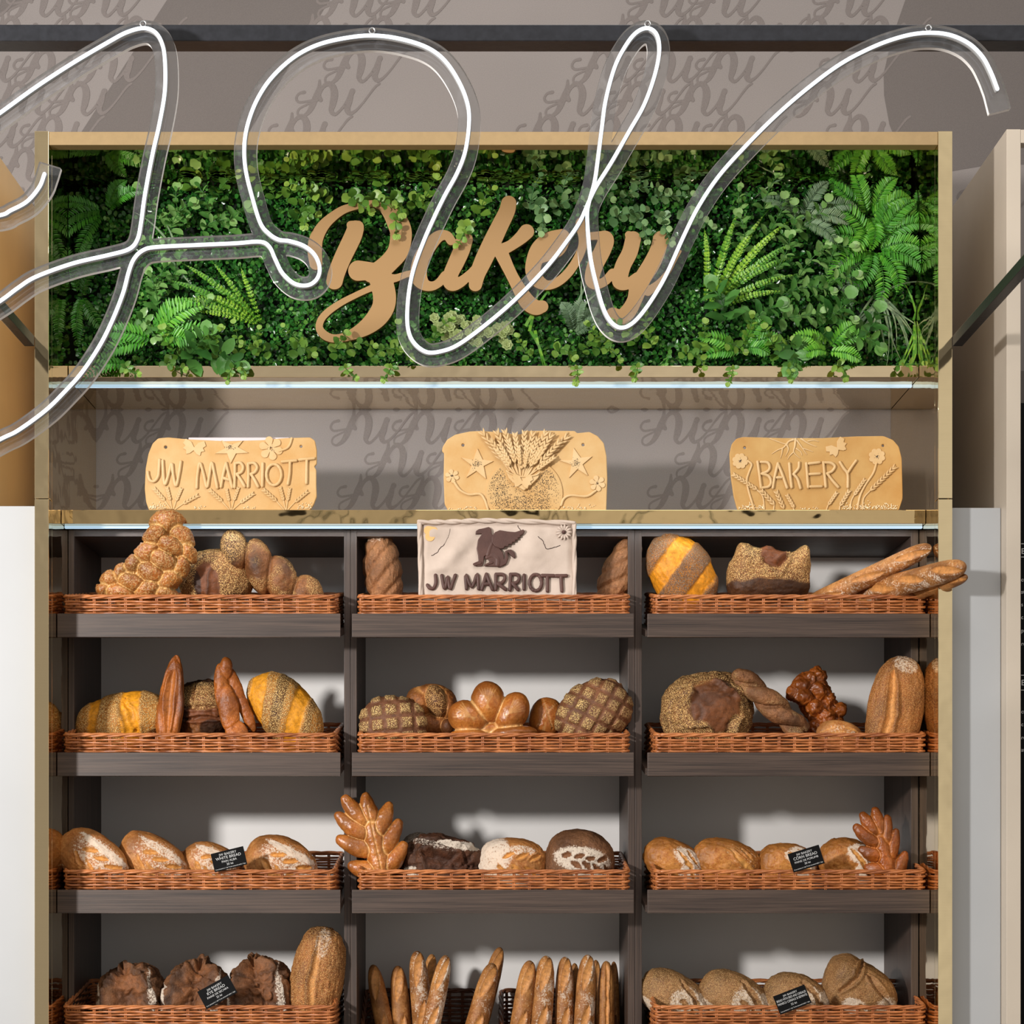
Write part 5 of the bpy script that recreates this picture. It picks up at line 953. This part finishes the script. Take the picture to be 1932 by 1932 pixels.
# ------------------------------------------------------------------ price cards
def card(cx, cy, wpx, hpx, ang, lines, label, Y=-.137):
    s = (CD+Y)/K; e = empty('price_card', W(cx, cy, Y), label, 'price card', None, (R(-8), 0, 0)); wd, hg = wpx*s, hpx*s
    e.rotation_mode = 'XYZ'; m = Matrix.Rotation(R(-8), 4, 'X') @ Matrix.Rotation(-R(ang), 4, 'Y'); e.rotation_euler = m.to_euler()
    lp = loops_from([[(-wpx/2+3, -hpx/2+3, 3), (wpx/2-3, -hpx/2+3, 3)]], [[(-wpx/2+3, -hpx/2), (wpx/2-3, -hpx/2), (wpx/2-3, hpx/2), (-wpx/2+3, hpx/2)], [(-wpx/2, -hpx/2+3), (wpx/2, -hpx/2+3), (wpx/2, hpx/2-3), (-wpx/2, hpx/2-3)]], res=.5)
    b = MB(); b.box(-wd/2, wd/2, 0, .0012, -hg/2, hg/2, 0, .0005); b.build('card_panel', M['black'], e, False, True)
    mb = MB()
    for tx, sz, z_ in lines:
        t_ = text('t', tx, sz*s, (0, -.0002, z_*s), None, None, thick=.0001); xs = [v.co.x for v in t_.vertices]; k = min(1, .92*wd/(max(xs)-min(xs)+1e-9)); mb.add([(v.co.x*k, v.co.y, v.co.z) for v in t_.vertices], [list(f.vertices) for f in t_.polygons])
    mb.build('lettering', M['chalk'], e, False, True); return e
NOTE = ('A se consuma in 1 zile/ To be consumed within 1 days', 3.4, -15.5)
card(432, 1621, 63, 36, 14, [('JW BAKERY', 6.5, 9.5), ('WHITE BREAD', 7.5, 2.5), ('PAIN ALBA', 6, -4), ('20 lei', 6, -10.3), NOTE], 'black card reading WHITE BREAD PAIN ALBA on the basket rim')
card(1521, 1620, 62, 37, 17, [('JW BAKERY', 6, 10), ('CORN BREAD', 7.5, 3), ('PAINE DE PORUMB', 5.5, -3.5), ('20 lei', 5.5, -9.8), NOTE], 'black card reading CORN BREAD PAINE DE PORUMB on the basket rim')
card(410, 1872, 66, 38, 29, [('JW BAKERY', 6, 10), ('RYE BREAD', 7.5, 3), ('PAINE DE SECARA', 5.5, -3.5), ('22 lei', 5.5, -9.8), NOTE], 'black tilted card reading RYE BREAD PAINE DE SECARA')
card(1495, 1886, 64, 37, 21, [('JW BAKERY', 5.5, 10.5), ('BREAD WITH SEED AND CEREALES', 6, 4.2), ('PAINECU CEREALE SI SEMINTE', 6, -2.2), ('22 lei', 5.5, -9.2), NOTE], 'black card reading BREAD WITH SEED AND CEREALES at the bottom right')
# ------------------------------------------------------------------ baked dough plaques
def dough_mat(name, a, b_, rough=.55):
    t = NT(name); v = t.co(); n = t.noise(v, 9, 4, .6); n2 = t.noise(v, 260, 3); c = t.ramp(n, .3, .72, a, b_); return t.out(c, rough, 0, t.bump(t.math('ADD', n2, t.math('MULTIPLY', n, 3)), .0006, .6), .35)
M['dough'] = dough_mat('baked_dough', rgb(196, 150, 88), rgb(208, 174, 122)); M['dough2'] = dough_mat('golden_dough', rgb(182, 136, 74), rgb(198, 160, 100)); M['dough_light'] = dough_mat('pale_dough_relief', rgb(202, 164, 110), rgb(220, 190, 144))
M['dough_white'] = dough_mat('white_floury_dough', rgb(186, 168, 154), rgb(206, 188, 174), .7); M['dough_dark'] = dough_mat('dark_brown_dough', rgb(62, 40, 36), rgb(96, 66, 58), .5); M['oats'] = plain('oat_flakes', rgb(244, 226, 190), .7); M['poppyseed'] = plain('poppy_seeds', rgb(44, 42, 52), .5)
M['stamp'] = dough_mat('golden_dough_patch', rgb(214, 170, 108), rgb(232, 200, 140)); M['card_pale'] = plain('pale_support_card', rgb(214, 200, 204), .7)
class Pl:
    """a plaque: photo-crop coordinates -> place"""
    def __init__(s, sc, ox, oy, Y, name, label): s.sc, s.ox, s.oy, s.Y = sc, ox, oy, Y; s.e = empty(name, (0, 0, 0), label, 'dough plaque'); s.s = (CD+Y)/K
    def p(s, x, y, h=0): return W(s.ox+x/s.sc, s.oy+y/s.sc, s.Y)+Vector((0, -h, 0))
    def slab(s, poly, th, mat, name='slab', holes=(), r=6, up=0):
        pl = [(s.ox+x/s.sc, s.oy+y/s.sc) for x, y in poly]; hs = [(s.ox+x/s.sc, s.oy+y/s.sc, h/s.sc) for x, y, h in holes]
        lp = loops_from(polys=[pl], holes=hs, res=.5, passes=r); xs = [q[0] for q in pl]; ys = [q[1] for q in pl]
        return solid(name, lp, s.Y-up, th, mat, min(.0022, th*.4) if th > .005 else .0005, s.e, Yd=s.Y)
    def lets(s, sts, r, mat, name='lettering', h=.0, flat=1.0, k=5, par=None):
        mb = MB(); sr = r/s.sc*s.s
        for st in sts:
            pts = cr(st, k) if len(st) > 2 else np.array(st, float); rr = [sr*(1+.05*math.sin(i*.6+len(st))) for i in range(len(pts))]; mb.tube([s.p(x, y, h) for x, y in pts], rr, 10, 0, flat)
        return mb.build(name, mat, par or s.e, True)
    def taper(s, mb, st, r0, r1, h=0, flat=.8):
        pts = cr(st, 5) if len(st) > 2 else np.array(st, float); n = len(pts); mb.tube([s.p(x, y, h) for x, y in pts], [(r0+(r1-r0)*i/(n-1))/s.sc*s.s for i in range(n)], 8, 0, flat)
    def ear(s, mb, x0, y0, x1, y1, n=6, w_=15, h=.002, stem=None):
        if stem: s.taper(mb, stem, 9, 8, h*.5)
        dx, dy = x1-x0, y1-y0; L = math.hypot(dx, dy); tx, ty = dx/L, dy/L; kl = L/n*1.45
        for i in range(n):
            t = i/(n-.2)
            for sd in (-1, 1):
                bx, by = x0+dx*t, y0+dy*t; a = sd*.42; ex, ey = tx*math.cos(a)-ty*math.sin(a), tx*math.sin(a)+ty*math.cos(a)
                mx, my = bx+ex*kl*.5-ty*0, by+ey*kl*.5
                mb.tube([s.p(bx, by, h), s.p(bx+ex*kl*.35, by+ey*kl*.35, h+.0012), s.p(bx+ex*kl*.7, by+ey*kl*.7, h+.001), s.p(bx+ex*kl, by+ey*kl, h+.0004)], [q/s.sc*s.s*w_/15 for q in (4, 8.5, 6.5, 1.2)], 6, 0, .8)
        mb.tube([s.p(x1-tx*kl*.5, y1-ty*kl*.5, h+.001), s.p(x1, y1, h), s.p(x1+tx*kl*.3, y1+ty*kl*.3, h)], [q/s.sc*s.s for q in (7, 6, 1)], 6, 0, .8)
    def flower(s, cx, cy, r, n=6, par=None):
        sts = [[(cx+r*.2*math.cos(a), cy+r*.2*math.sin(a), r*.12), (cx+r*.68*math.cos(a), cy+r*.68*math.sin(a), r*.33)] for a in [2*PI*i/n+.3 for i in range(n)]]
        lp = loops_from([[(s.ox+x/s.sc, s.oy+y/s.sc, q/s.sc) for x, y, q in st] for st in sts], res=.3, passes=1); fl = solid('flower', lp, s.Y-.0032, .0034, M['dough_light'], .0008, s.e, Yd=s.Y)
        s.seeds([(cx+random.gauss(0, r*.13), cy+random.gauss(0, r*.13)) for _ in range(26)], 2.6, M['poppyseed'], 'flower_centre', fl, .0036)
    def star(s, pts):
        return s.slab(pts, .004, M['dough_light'], 'star', r=0, up=.004)
    def seeds(s, pts, r, mat, name, par=None, h=.001, kind=None):
        mb = MB(); q = r/s.sc*s.s
        for x, y in pts:
            c = s.p(x, y, h); a = rnd(0, PI); dx, dz = math.cos(a), math.sin(a); k = rnd(.8, 1.3)
            V = [c+Vector(v)*q*k for v in ((dx*1.3, 0, dz*1.3), (-dx*1.3, 0, -dz*1.3), (-dz, 0, dx), (dz, 0, -dx), (0, -1, 0), (0, .8, 0))]
            mb.add(V, [(0, 4, 2), (2, 4, 1), (1, 4, 3), (3, 4, 0), (2, 5, 0), (1, 5, 2), (3, 5, 1), (0, 5, 3)])
        o = mb.build(name, mat, par or s.e, True); tag(o, kind=kind); return o
    def butterfly(s, cx, cy, r, ang=0, up=.003):
        w1 = [(0, -.1), (-.3, -.55), (-.8, -.75), (-1, -.35), (-.75, -.15), (-.95, .1), (-.65, .2), (-.6, .55), (-.3, .45), (0, .15)]; pts = w1+[(-x, y) for x, y in w1[::-1]]
        a = R(ang); s.slab([(cx+r*(x*math.cos(a)-y*math.sin(a)), cy+r*(x*math.sin(a)+y*math.cos(a))) for x, y in pts], .003, M['dough_light'], 'butterfly', r=3, up=up)
def ellipse(cx, cy, rx, ry, n=28): return [(cx+rx*math.sin(2*PI*i/n), cy-ry*math.cos(2*PI*i/n)) for i in range(n+1)]
BOT = 872
def oats(pl, x0, x1, n, y0=800, y1=852, r=6): return pl.seeds([(rnd(x0, x1), y1-abs(random.gauss(0, (y1-y0)*.5))) for _ in range(n)], r, M['oats'], 'oat_flakes', None, .002, 'stuff')
# left plaque
q = Pl(5.682, 265, 810, -.05, 'dough_plaque', 'golden dough plaque reading JW MARRIOTT with wheat clusters, left on ledge')
q.slab([(90, 866), (60, 780), (45, 640), (55, 420), (85, 260), (130, 150), (190, 95), (300, 85), (500, 105), (900, 125), (1300, 115), (1550, 92), (1820, 85), (1870, 120), (1890, 220), (1890, 370), (1862, 400), (1885, 430), (1885, 600), (1890, 720), (1860, 800), (1820, 866)], .010, M['dough'], holes=[(270, 190, 18), (1722, 182, 16)], r=30)
q.lets([[(205, 330), (200, 430), (190, 510), (150, 560), (105, 550), (85, 500), (80, 460)], [(240, 340), (245, 450), (255, 560), (270, 590), (300, 500), (335, 370), (350, 470), (370, 580), (390, 600), (415, 480), (435, 350)],
  [(605, 630), (612, 500), (638, 365), (675, 470), (715, 625), (740, 500), (765, 360), (795, 480), (825, 630)], [(865, 620), (890, 480), (920, 365)], [(920, 370), (948, 480), (985, 625)], [(897, 527), (948, 545)], [(1010, 625), (1014, 480), (1014, 365)], [(1018, 368), (1070, 362), (1102, 405), (1085, 460), (1035, 482)], [(1035, 482), (1075, 540), (1118, 615)],
  [(1155, 618), (1160, 480), (1155, 370)], [(1165, 368), (1220, 366), (1252, 410), (1230, 460), (1185, 482)], [(1185, 482), (1222, 540), (1262, 618)], [(1312, 370), (1308, 612)], ellipse(1432, 490, 80, 112), [(1520, 350), (1670, 338)], [(1605, 352), (1600, 480), (1582, 590)], [(1705, 328), (1862, 314)], [(1785, 335), (1782, 450), (1780, 580)]], 17, M['dough_light'], h=.0035)
for bx, tips in ((345, [(150, 640), (288, 632), (440, 640), (615, 712)]), (970, [(750, 660), (925, 650), (1050, 632), (1212, 692)]), (1560, [(1322, 652), (1500, 630), (1602, 640), (1790, 672)])):
    mb = MB()
    for tx, ty in tips: x0 = bx+(tx-bx)*.42; y0 = 860+(ty-860)*.42; q.ear(mb, x0, y0, tx, ty, 5, 21, .002, [(bx+(tx-bx)*.1, 858), (x0, y0)])
    mb.build('wheat_cluster', M['dough_light'], q.e, True)
q.star([(970, 368), (932, 262), (800, 262), (912, 205), (868, 118), (980, 165), (1102, 122), (1045, 192), (1160, 255), (1025, 262)]); q.butterfly(575, 208, 125, 8); q.flower(1400, 205, 128)
q.lets([[(1490, 235), (1570, 205), (1605, 160), (1622, 100)]], 14, M['dough_light'], 'flower_stem', .002); q.seeds([(970+random.gauss(0, 22), 198+random.gauss(0, 14)) for _ in range(40)], 3, M['poppyseed'], 'star_seeds', None, .005)
oats(q, 100, 270, 50); oats(q, 480, 700, 10, 830); oats(q, 1100, 1230, 8, 830); oats(q, 1690, 1830, 36)
b = MB(); p0, p1 = q.p(510, 80), q.p(1585, 866); b.box(p0.x, p1.x, q.Y+.0105, q.Y+.012, p1.z, p0.z); tag(b.build('support_card', M['card_pale']), 'pale backing card behind the left dough plaque', 'card')
# middle plaque
q = Pl(5.8545, 825, 800, -.05, 'dough_plaque', 'golden dough plaque with a wheat sheaf and poppy seed oval, middle of ledge')
q.slab([(120, 957), (80, 880), (70, 600), (75, 320), (50, 300), (60, 250), (110, 170), (200, 115), (360, 80), (480, 75), (640, 85), (880, 112), (930, 110), (960, 75), (1200, 72), (1520, 75), (1545, 100), (1680, 85), (1770, 130), (1840, 210), (1870, 350), (1880, 600), (1868, 957)], .010, M['dough'], holes=[(285, 232, 18), (1612, 228, 18)], r=24)
q.slab([(x, y) for x, y in ellipse(962, 770, 422, 400, 40)[:-1] if y < 957] and [(min(max(x, 0), 1900), min(y, 957)) for x, y in ellipse(962, 770, 422, 400, 60)[:-1]], .004, M['dough'], 'seeded_oval', r=1, up=.004)
pts = []
while len(pts) < 1500:
    x, y = rnd(560, 1380), rnd(430, 950)
    e_ = ((x-962)/400)**2+((y-770)/370)**2
    if e_ < 1 and not (abs(x-950) < 215-(y-540)*.9 and y < 740):
        dn = math.exp(-((x-680-(y-700)*.35)/110)**2)+math.exp(-((x-1180+(y-700)*.55)/120)**2)+.12+(.9 if y > 800 and abs(x-940) < 300 else 0)
        if random.random() < dn*.8: pts.append((x, y))
q.seeds(pts, 3.2, M['poppyseed'], 'poppy_seeds', None, .0045, 'stuff')
mb = MB(); tips = [(495, 95), (655, 90), (745, 85), (860, 120), (965, 95), (1060, 105), (1200, 100), (1262, 130), (1438, 140), (590, 190), (790, 190), (900, 260), (1000, 200), (1110, 170), (1350, 210), (690, 240), (1050, 240), (1200, 240), (1290, 380), (660, 300), (940, 350), (1130, 290), (1000, 330)]
for i, (tx, ty) in enumerate(tips): bx = 930+(tx-950)*.18; x0 = bx+(tx-bx)*.38; y0 = 590+(ty-590)*.38; q.ear(mb, x0, y0, tx, ty, 6, 27, .006+.0022*(i % 4)+(i > 8)*.004, [(bx, 590), (x0, y0)])
mb.build('wheat_sheaf', M['dough_light'], q.e, True)
q.slab([(765, 545), (830, 560), (900, 585), (1000, 590), (1080, 575), (1130, 545), (1120, 600), (1040, 680), (960, 745), (880, 700), (790, 610)], .012, M['dough_light'], 'sheaf_wrap', r=3, up=.014); q.butterfly(935, 655, 118, 8, .0172)
q.lets([[(765, 530), (800, 555), (900, 590), (1000, 590), (1090, 575), (1128, 550)]], 10, M['dough_light'], 'wrap_edge', .015)
q.star([(442, 270), (500, 395), (622, 412), (512, 468), (540, 610), (432, 520), (320, 595), (382, 462), (262, 370), (400, 400)]); q.star([(1505, 265), (1582, 375), (1712, 360), (1605, 450), (1665, 575), (1550, 500), (1455, 597), (1482, 450), (1350, 405), (1490, 400)])
q.seeds([(430+random.gauss(0, 28), 445+random.gauss(0, 20)) for _ in range(60)]+[(1530+random.gauss(0, 22), 435+random.gauss(0, 24)) for _ in range(60)], 3, M['poppyseed'], 'star_seeds', None, .005)
q.flower(165, 578, 78); q.flower(1768, 658, 88); q.lets([[(185, 640), (250, 730), (350, 780), (470, 775), (525, 840), (560, 945)], [(1750, 740), (1650, 800), (1480, 790), (1400, 825), (1368, 900)]], 15, M['dough_light'], 'flower_stem', .002)
oats(q, 130, 440, 20, 900, 945); oats(q, 1390, 1760, 26, 890, 945)
# right plaque
q = Pl(5.52, 1370, 810, -.05, 'dough_plaque', 'golden dough plaque reading BAKERY with flowers and roots, right on ledge')
q.slab([(120, 843), (80, 700), (50, 500), (35, 250), (60, 150), (110, 95), (180, 78), (600, 90), (1000, 90), (1350, 72), (1640, 68), (1740, 110), (1800, 180), (1830, 300), (1838, 600), (1840, 720), (1800, 843)], .010, M['dough2'], holes=[(195, 190, 17), (1635, 168, 17)], r=50)
q.lets([[(325, 340), (345, 480), (362, 612)], [(360, 343), (430, 350), (452, 398), (430, 440), (368, 465)], [(368, 465), (440, 490), (465, 550), (440, 600), (368, 612)], [(485, 612), (505, 490), (537, 358)], [(537, 362), (570, 440), (600, 520), (632, 612)], [(530, 505), (577, 505)], [(655, 358), (665, 480), (680, 607)], [(757, 350), (750, 410), (700, 470)], [(700, 470), (742, 522), (772, 617)],
  [(832, 358), (842, 480), (852, 607)], [(862, 360), (970, 348)], [(868, 470), (972, 465)], [(875, 600), (990, 598)], [(1010, 345), (1022, 470), (1035, 602)], [(1025, 348), (1092, 355), (1130, 390), (1100, 440), (1050, 462)], [(1050, 462), (1100, 530), (1165, 605)], [(1182, 345), (1222, 410), (1262, 470), (1265, 605)], [(1350, 330), (1300, 400), (1265, 455)]], 15, M['dough_light'], h=.0035)
q.flower(145, 332, 82, 8); q.flower(1570, 285, 86, 8); q.butterfly(1160, 200, 115, -35)
mb = MB()
for st, a, b_ in (([(450, 95), (600, 150), (640, 150)], 4, 9), ([(700, 110), (650, 130), (600, 190), (540, 215), (478, 255)], 13, 4), ([(585, 205), (580, 250), (565, 302)], 9, 3), ([(632, 165), (648, 210), (620, 280)], 10, 3), ([(722, 105), (715, 180), (705, 240), (770, 305)], 14, 3), ([(700, 240), (660, 280), (640, 315)], 8, 3), ([(730, 200), (775, 235), (790, 272)], 8, 3), ([(735, 115), (790, 190), (840, 265)], 10, 3), ([(800, 200), (850, 215), (905, 235)], 7, 3), ([(780, 100), (860, 150), (940, 182)], 10, 3), ([(850, 125), (910, 115), (962, 128)], 6, 3)): q.taper(mb, st, a, b_, .001)
mb.build('root_relief', M['dough_light'], q.e, True)
q.lets([[(225, 330), (265, 370), (237, 450), (215, 530), (232, 640), (290, 832)], [(1565, 350), (1530, 460), (1450, 580), (1392, 700), (1368, 832)]], 12, M['dough_light'], 'flower_stem', .0015)
for x0, y0, x1, y1, n, stm in ((320, 630, 75, 475, 8, [(320, 630), (380, 700), (398, 832)]), (500, 790, 365, 640, 5, [(495, 835), (500, 790)]), (598, 830, 520, 655, 5, None), (705, 820, 632, 690, 5, [(705, 840), (700, 820)]), (1062, 790, 1148, 665, 5, [(1045, 835), (1062, 790)]), (1185, 800, 1278, 645, 5, [(1180, 835), (1185, 800)]), (1330, 690, 1440, 528, 6, [(1292, 832), (1302, 750), (1330, 690)]), (1500, 640, 1755, 395, 8, [(1420, 832), (1432, 720), (1500, 640)])): mb = MB(); q.ear(mb, x0, y0, x1, y1, n, 20, .003, stm); mb.build('wheat_ear', M['dough_light'], q.e, True)
oats(q, 135, 400, 70, 775, 832); oats(q, 1210, 1790, 150, 775, 832); oats(q, 740, 960, 12, 815, 832)
# griffin board standing in the middle basket
q = Pl(6.0375, 780, 970, -.101, 'griffin_board', 'white dough board with dark griffin reading JW MARRIOTT in the top basket')
EB = 1290
q.slab([(70, EB), (42, 95), (80, 78), (780, 62), (1840, 90), (1848, EB)], .009, M['dough_white'], r=2)
# hills and hollows of the floury sheet
gx, gz = 110, 56; xs = np.linspace(95, 1815, gx); ys = np.linspace(110, 1000, gz); XX, YY = np.meshgrid(xs, ys); Q = np.stack([XX.ravel()/300, YY.ravel()/300, XX.ravel()*0], 1)
hgt = .005+.010*(fbm(Q, 1.3, 5, 3)+.15)+.011*np.exp(-(((XX.ravel()-470)*.75+(YY.ravel()-450)*.66)/90)**2-(((XX.ravel()-470)*.66-(YY.ravel()-450)*.75)/330)**2)+.010*np.exp(-((XX.ravel()-1320)/190)**2-((YY.ravel()-420)/190)**2)
edge = np.minimum.reduce([(XX.ravel()-95)/60, (1815-XX.ravel())/60, (YY.ravel()-110)/60]).clip(0, 1); hgt = hgt*edge
letter = np.exp(-((YY.ravel()-785)/130)**4)*(1) ; hgt = hgt*(1-.75*letter)+.002*letter
gr = np.exp(-((XX.ravel()-960)/260)**4-((YY.ravel()-390)/260)**4); hgt = hgt*(1-.8*gr)+.002*gr
V = np.array([tuple(q.p(x, y, h-.001)) for x, y, h in zip(XX.ravel(), YY.ravel(), hgt)]); I = np.arange(gx*gz).reshape(gz, gx); F = np.stack([I[:-1, :-1], I[1:, :-1], I[1:, 1:], I[:-1, 1:]], -1).reshape(-1, 4)
link('floury_sheet', mesh_np('floury_sheet', V, F), M['dough_white'], q.e)
mb = MB()
def rope(pts, r):
    P = cr(pts, 14)
    for k in range(2):
        mb.tube([q.p(x, y, .006)+Vector((0, -math.sin(i*.42+k*PI)*.0028, math.cos(i*.42+k*PI)*.0028)) if abs(pts[0][1]-pts[-1][1]) < 60 else q.p(x, y, .006)+Vector((math.cos(i*.42+k*PI)*.0022, -math.sin(i*.42+k*PI)*.0022, 0)) for i, (x, y) in enumerate(P)], r/q.sc*q.s, 8)
rope([(60, 98), (420, 92), (780, 78), (1200, 84), (1830, 105)], 20); rope([(70, 110), (78, 500), (92, EB-20)], 20); rope([(1830, 110), (1835, 500), (1832, EB-20)], 18); mb.build('rope_border', M['dough_white'], q.e, True)
q.lets([[(252, 700), (258, 785), (232, 845), (190, 848), (160, 812)], [(325, 705), (338, 790), (358, 850), (375, 800), (392, 722), (405, 800), (422, 855), (450, 780), (478, 702)], [(605, 855), (600, 700), (665, 835), (728, 692), (742, 855)], [(780, 860), (832, 690)], [(832, 690), (900, 862)], [(805, 800), (872, 802)], [(938, 862), (940, 695)], [(940, 690), (1020, 695), (1042, 735), (1010, 785), (955, 795)], [(960, 795), (1048, 862)],
  [(1100, 868), (1108, 695)], [(1105, 690), (1180, 695), (1205, 735), (1180, 782), (1118, 792)], [(1130, 795), (1192, 865)], [(1260, 702), (1260, 858)], ellipse(1392, 785, 68, 92), [(1465, 704), (1598, 706)], [(1525, 715), (1526, 880)], [(1622, 708), (1742, 706)], [(1680, 715), (1690, 880)]], 21, M['dough_dark'], h=.0075, flat=.7, k=5)
def px(l): return [(q.ox+x/q.sc, q.oy+y/q.sc) for x, y in l]
body = [(708, 238), (712, 200), (745, 178), (800, 168), (860, 152), (888, 178), (893, 235), (908, 248), (930, 270), (950, 330), (985, 400), (1022, 450), (1032, 500), (1034, 560), (1000, 606), (815, 602), (808, 580), (868, 552), (845, 510), (828, 478), (806, 490), (800, 560), (782, 598), (708, 602), (700, 585), (685, 572), (742, 540), (735, 470), (720, 400), (735, 300), (782, 232)]
wing = [(890, 270), (930, 215), (985, 192), (1080, 208), (1160, 214), (1250, 184), (1268, 205), (1245, 240), (1215, 255), (1222, 272), (1190, 280), (1195, 302), (1160, 305), (1165, 325), (1125, 330), (1128, 350), (1085, 355), (1080, 380), (1040, 378), (1030, 400), (995, 405), (930, 380), (890, 330)]
lp = loops_from([[(x, y, r/q.sc) for (x, y), r in zip(px([(985, 590), (1040, 560), (1064, 500), (1056, 440), (1085, 425)]), (20, 22, 20, 16, 14))]], [px(body), px([(1060, 420), (1110, 408), (1150, 440), (1166, 490), (1150, 512), (1112, 482)])], res=.3, passes=14)
gf = solid('griffin_relief', lp, q.Y-.0125, .012, M['dough_dark'], .0022, q.e, Yd=q.Y, bres=3)
solid('griffin_wing', loops_from(polys=[px(wing)], res=.3, passes=5), q.Y-.016, .012, M['dough_dark'], .0020, gf, Yd=q.Y, bres=3)
q.lets([[(700, 590), (735, 575), (765, 570)], [(690, 578), (730, 560), (770, 560)], [(820, 590), (860, 575), (900, 560)]], 13, M['dough_dark'], 'griffin_claws', .012, .8, 4, gf)
mb = MB(); q.taper(mb, [(840, 500), (900, 480), (960, 520), (960, 580)], 26, 36, .011, .35); q.taper(mb, [(900, 330), (870, 400), (850, 470)], 22, 26, .0115, .35); mb.build('griffin_haunch', M['dough_dark'], gf, True)
mb = MB()
for i in range(13):
    a = 2*PI*i/13; mb.tube([q.p(1712+28*math.cos(a), 212+28*math.sin(a), .008), q.p(1712+62*math.cos(a), 212+62*math.sin(a), .011), q.p(1712+88*math.cos(a), 212+88*math.sin(a), .009)], [v/q.sc*q.s for v in (8, 15, 6)], 8, 0, .7)
fl_ = mb.build('daisy', M['dough_white'], q.e, True); mb = MB(); mb.tube([q.p(1712, 212, .008), q.p(1712, 212, .012)], 22/q.sc*q.s, 12, up=(1, 0, 0)); mb.build('daisy_centre', M['dough_dark'], fl_, True)
mb = MB()
for st in ([(420, 165), (400, 250), (355, 345)], [(355, 345), (300, 400), (260, 450), (205, 478)], [(1420, 262), (1470, 310), (1510, 395), (1580, 390), (1670, 362)], [(1185, 130), (1220, 190)]):
    P_ = cr(st, 6); 
    for a, b_ in zip(P_[:-1], P_[1:]):
        j = lambda: rnd(-5, 5); 
    hh2 = lambda x, y: float(hgt[(np.abs(ys-y)).argmin()*gx+(np.abs(xs-x)).argmin()])
    mb.tube([q.p(x+rnd(-4, 4), y+rnd(-4, 4), hh2(x, y)-.0004) for x, y in P_], (2.2 if st[0][1] != 165 else 1)/q.sc*q.s*1.6, 5)
mb.build('crack', plain('dark_crack', rgb(50, 30, 24), .9), q.e, True)
solid('golden_patch', loops_from([[(780+(x)/6.0375, 970+y/6.0375, r_/6.0375) for x, y, r_ in ((170, 190, 50), (230, 200, 50), (190, 260, 55))]], res=.4, passes=3), q.Y-.0085, .006, M['stamp'], .001, q.e, Yd=q.Y)
b = MB()
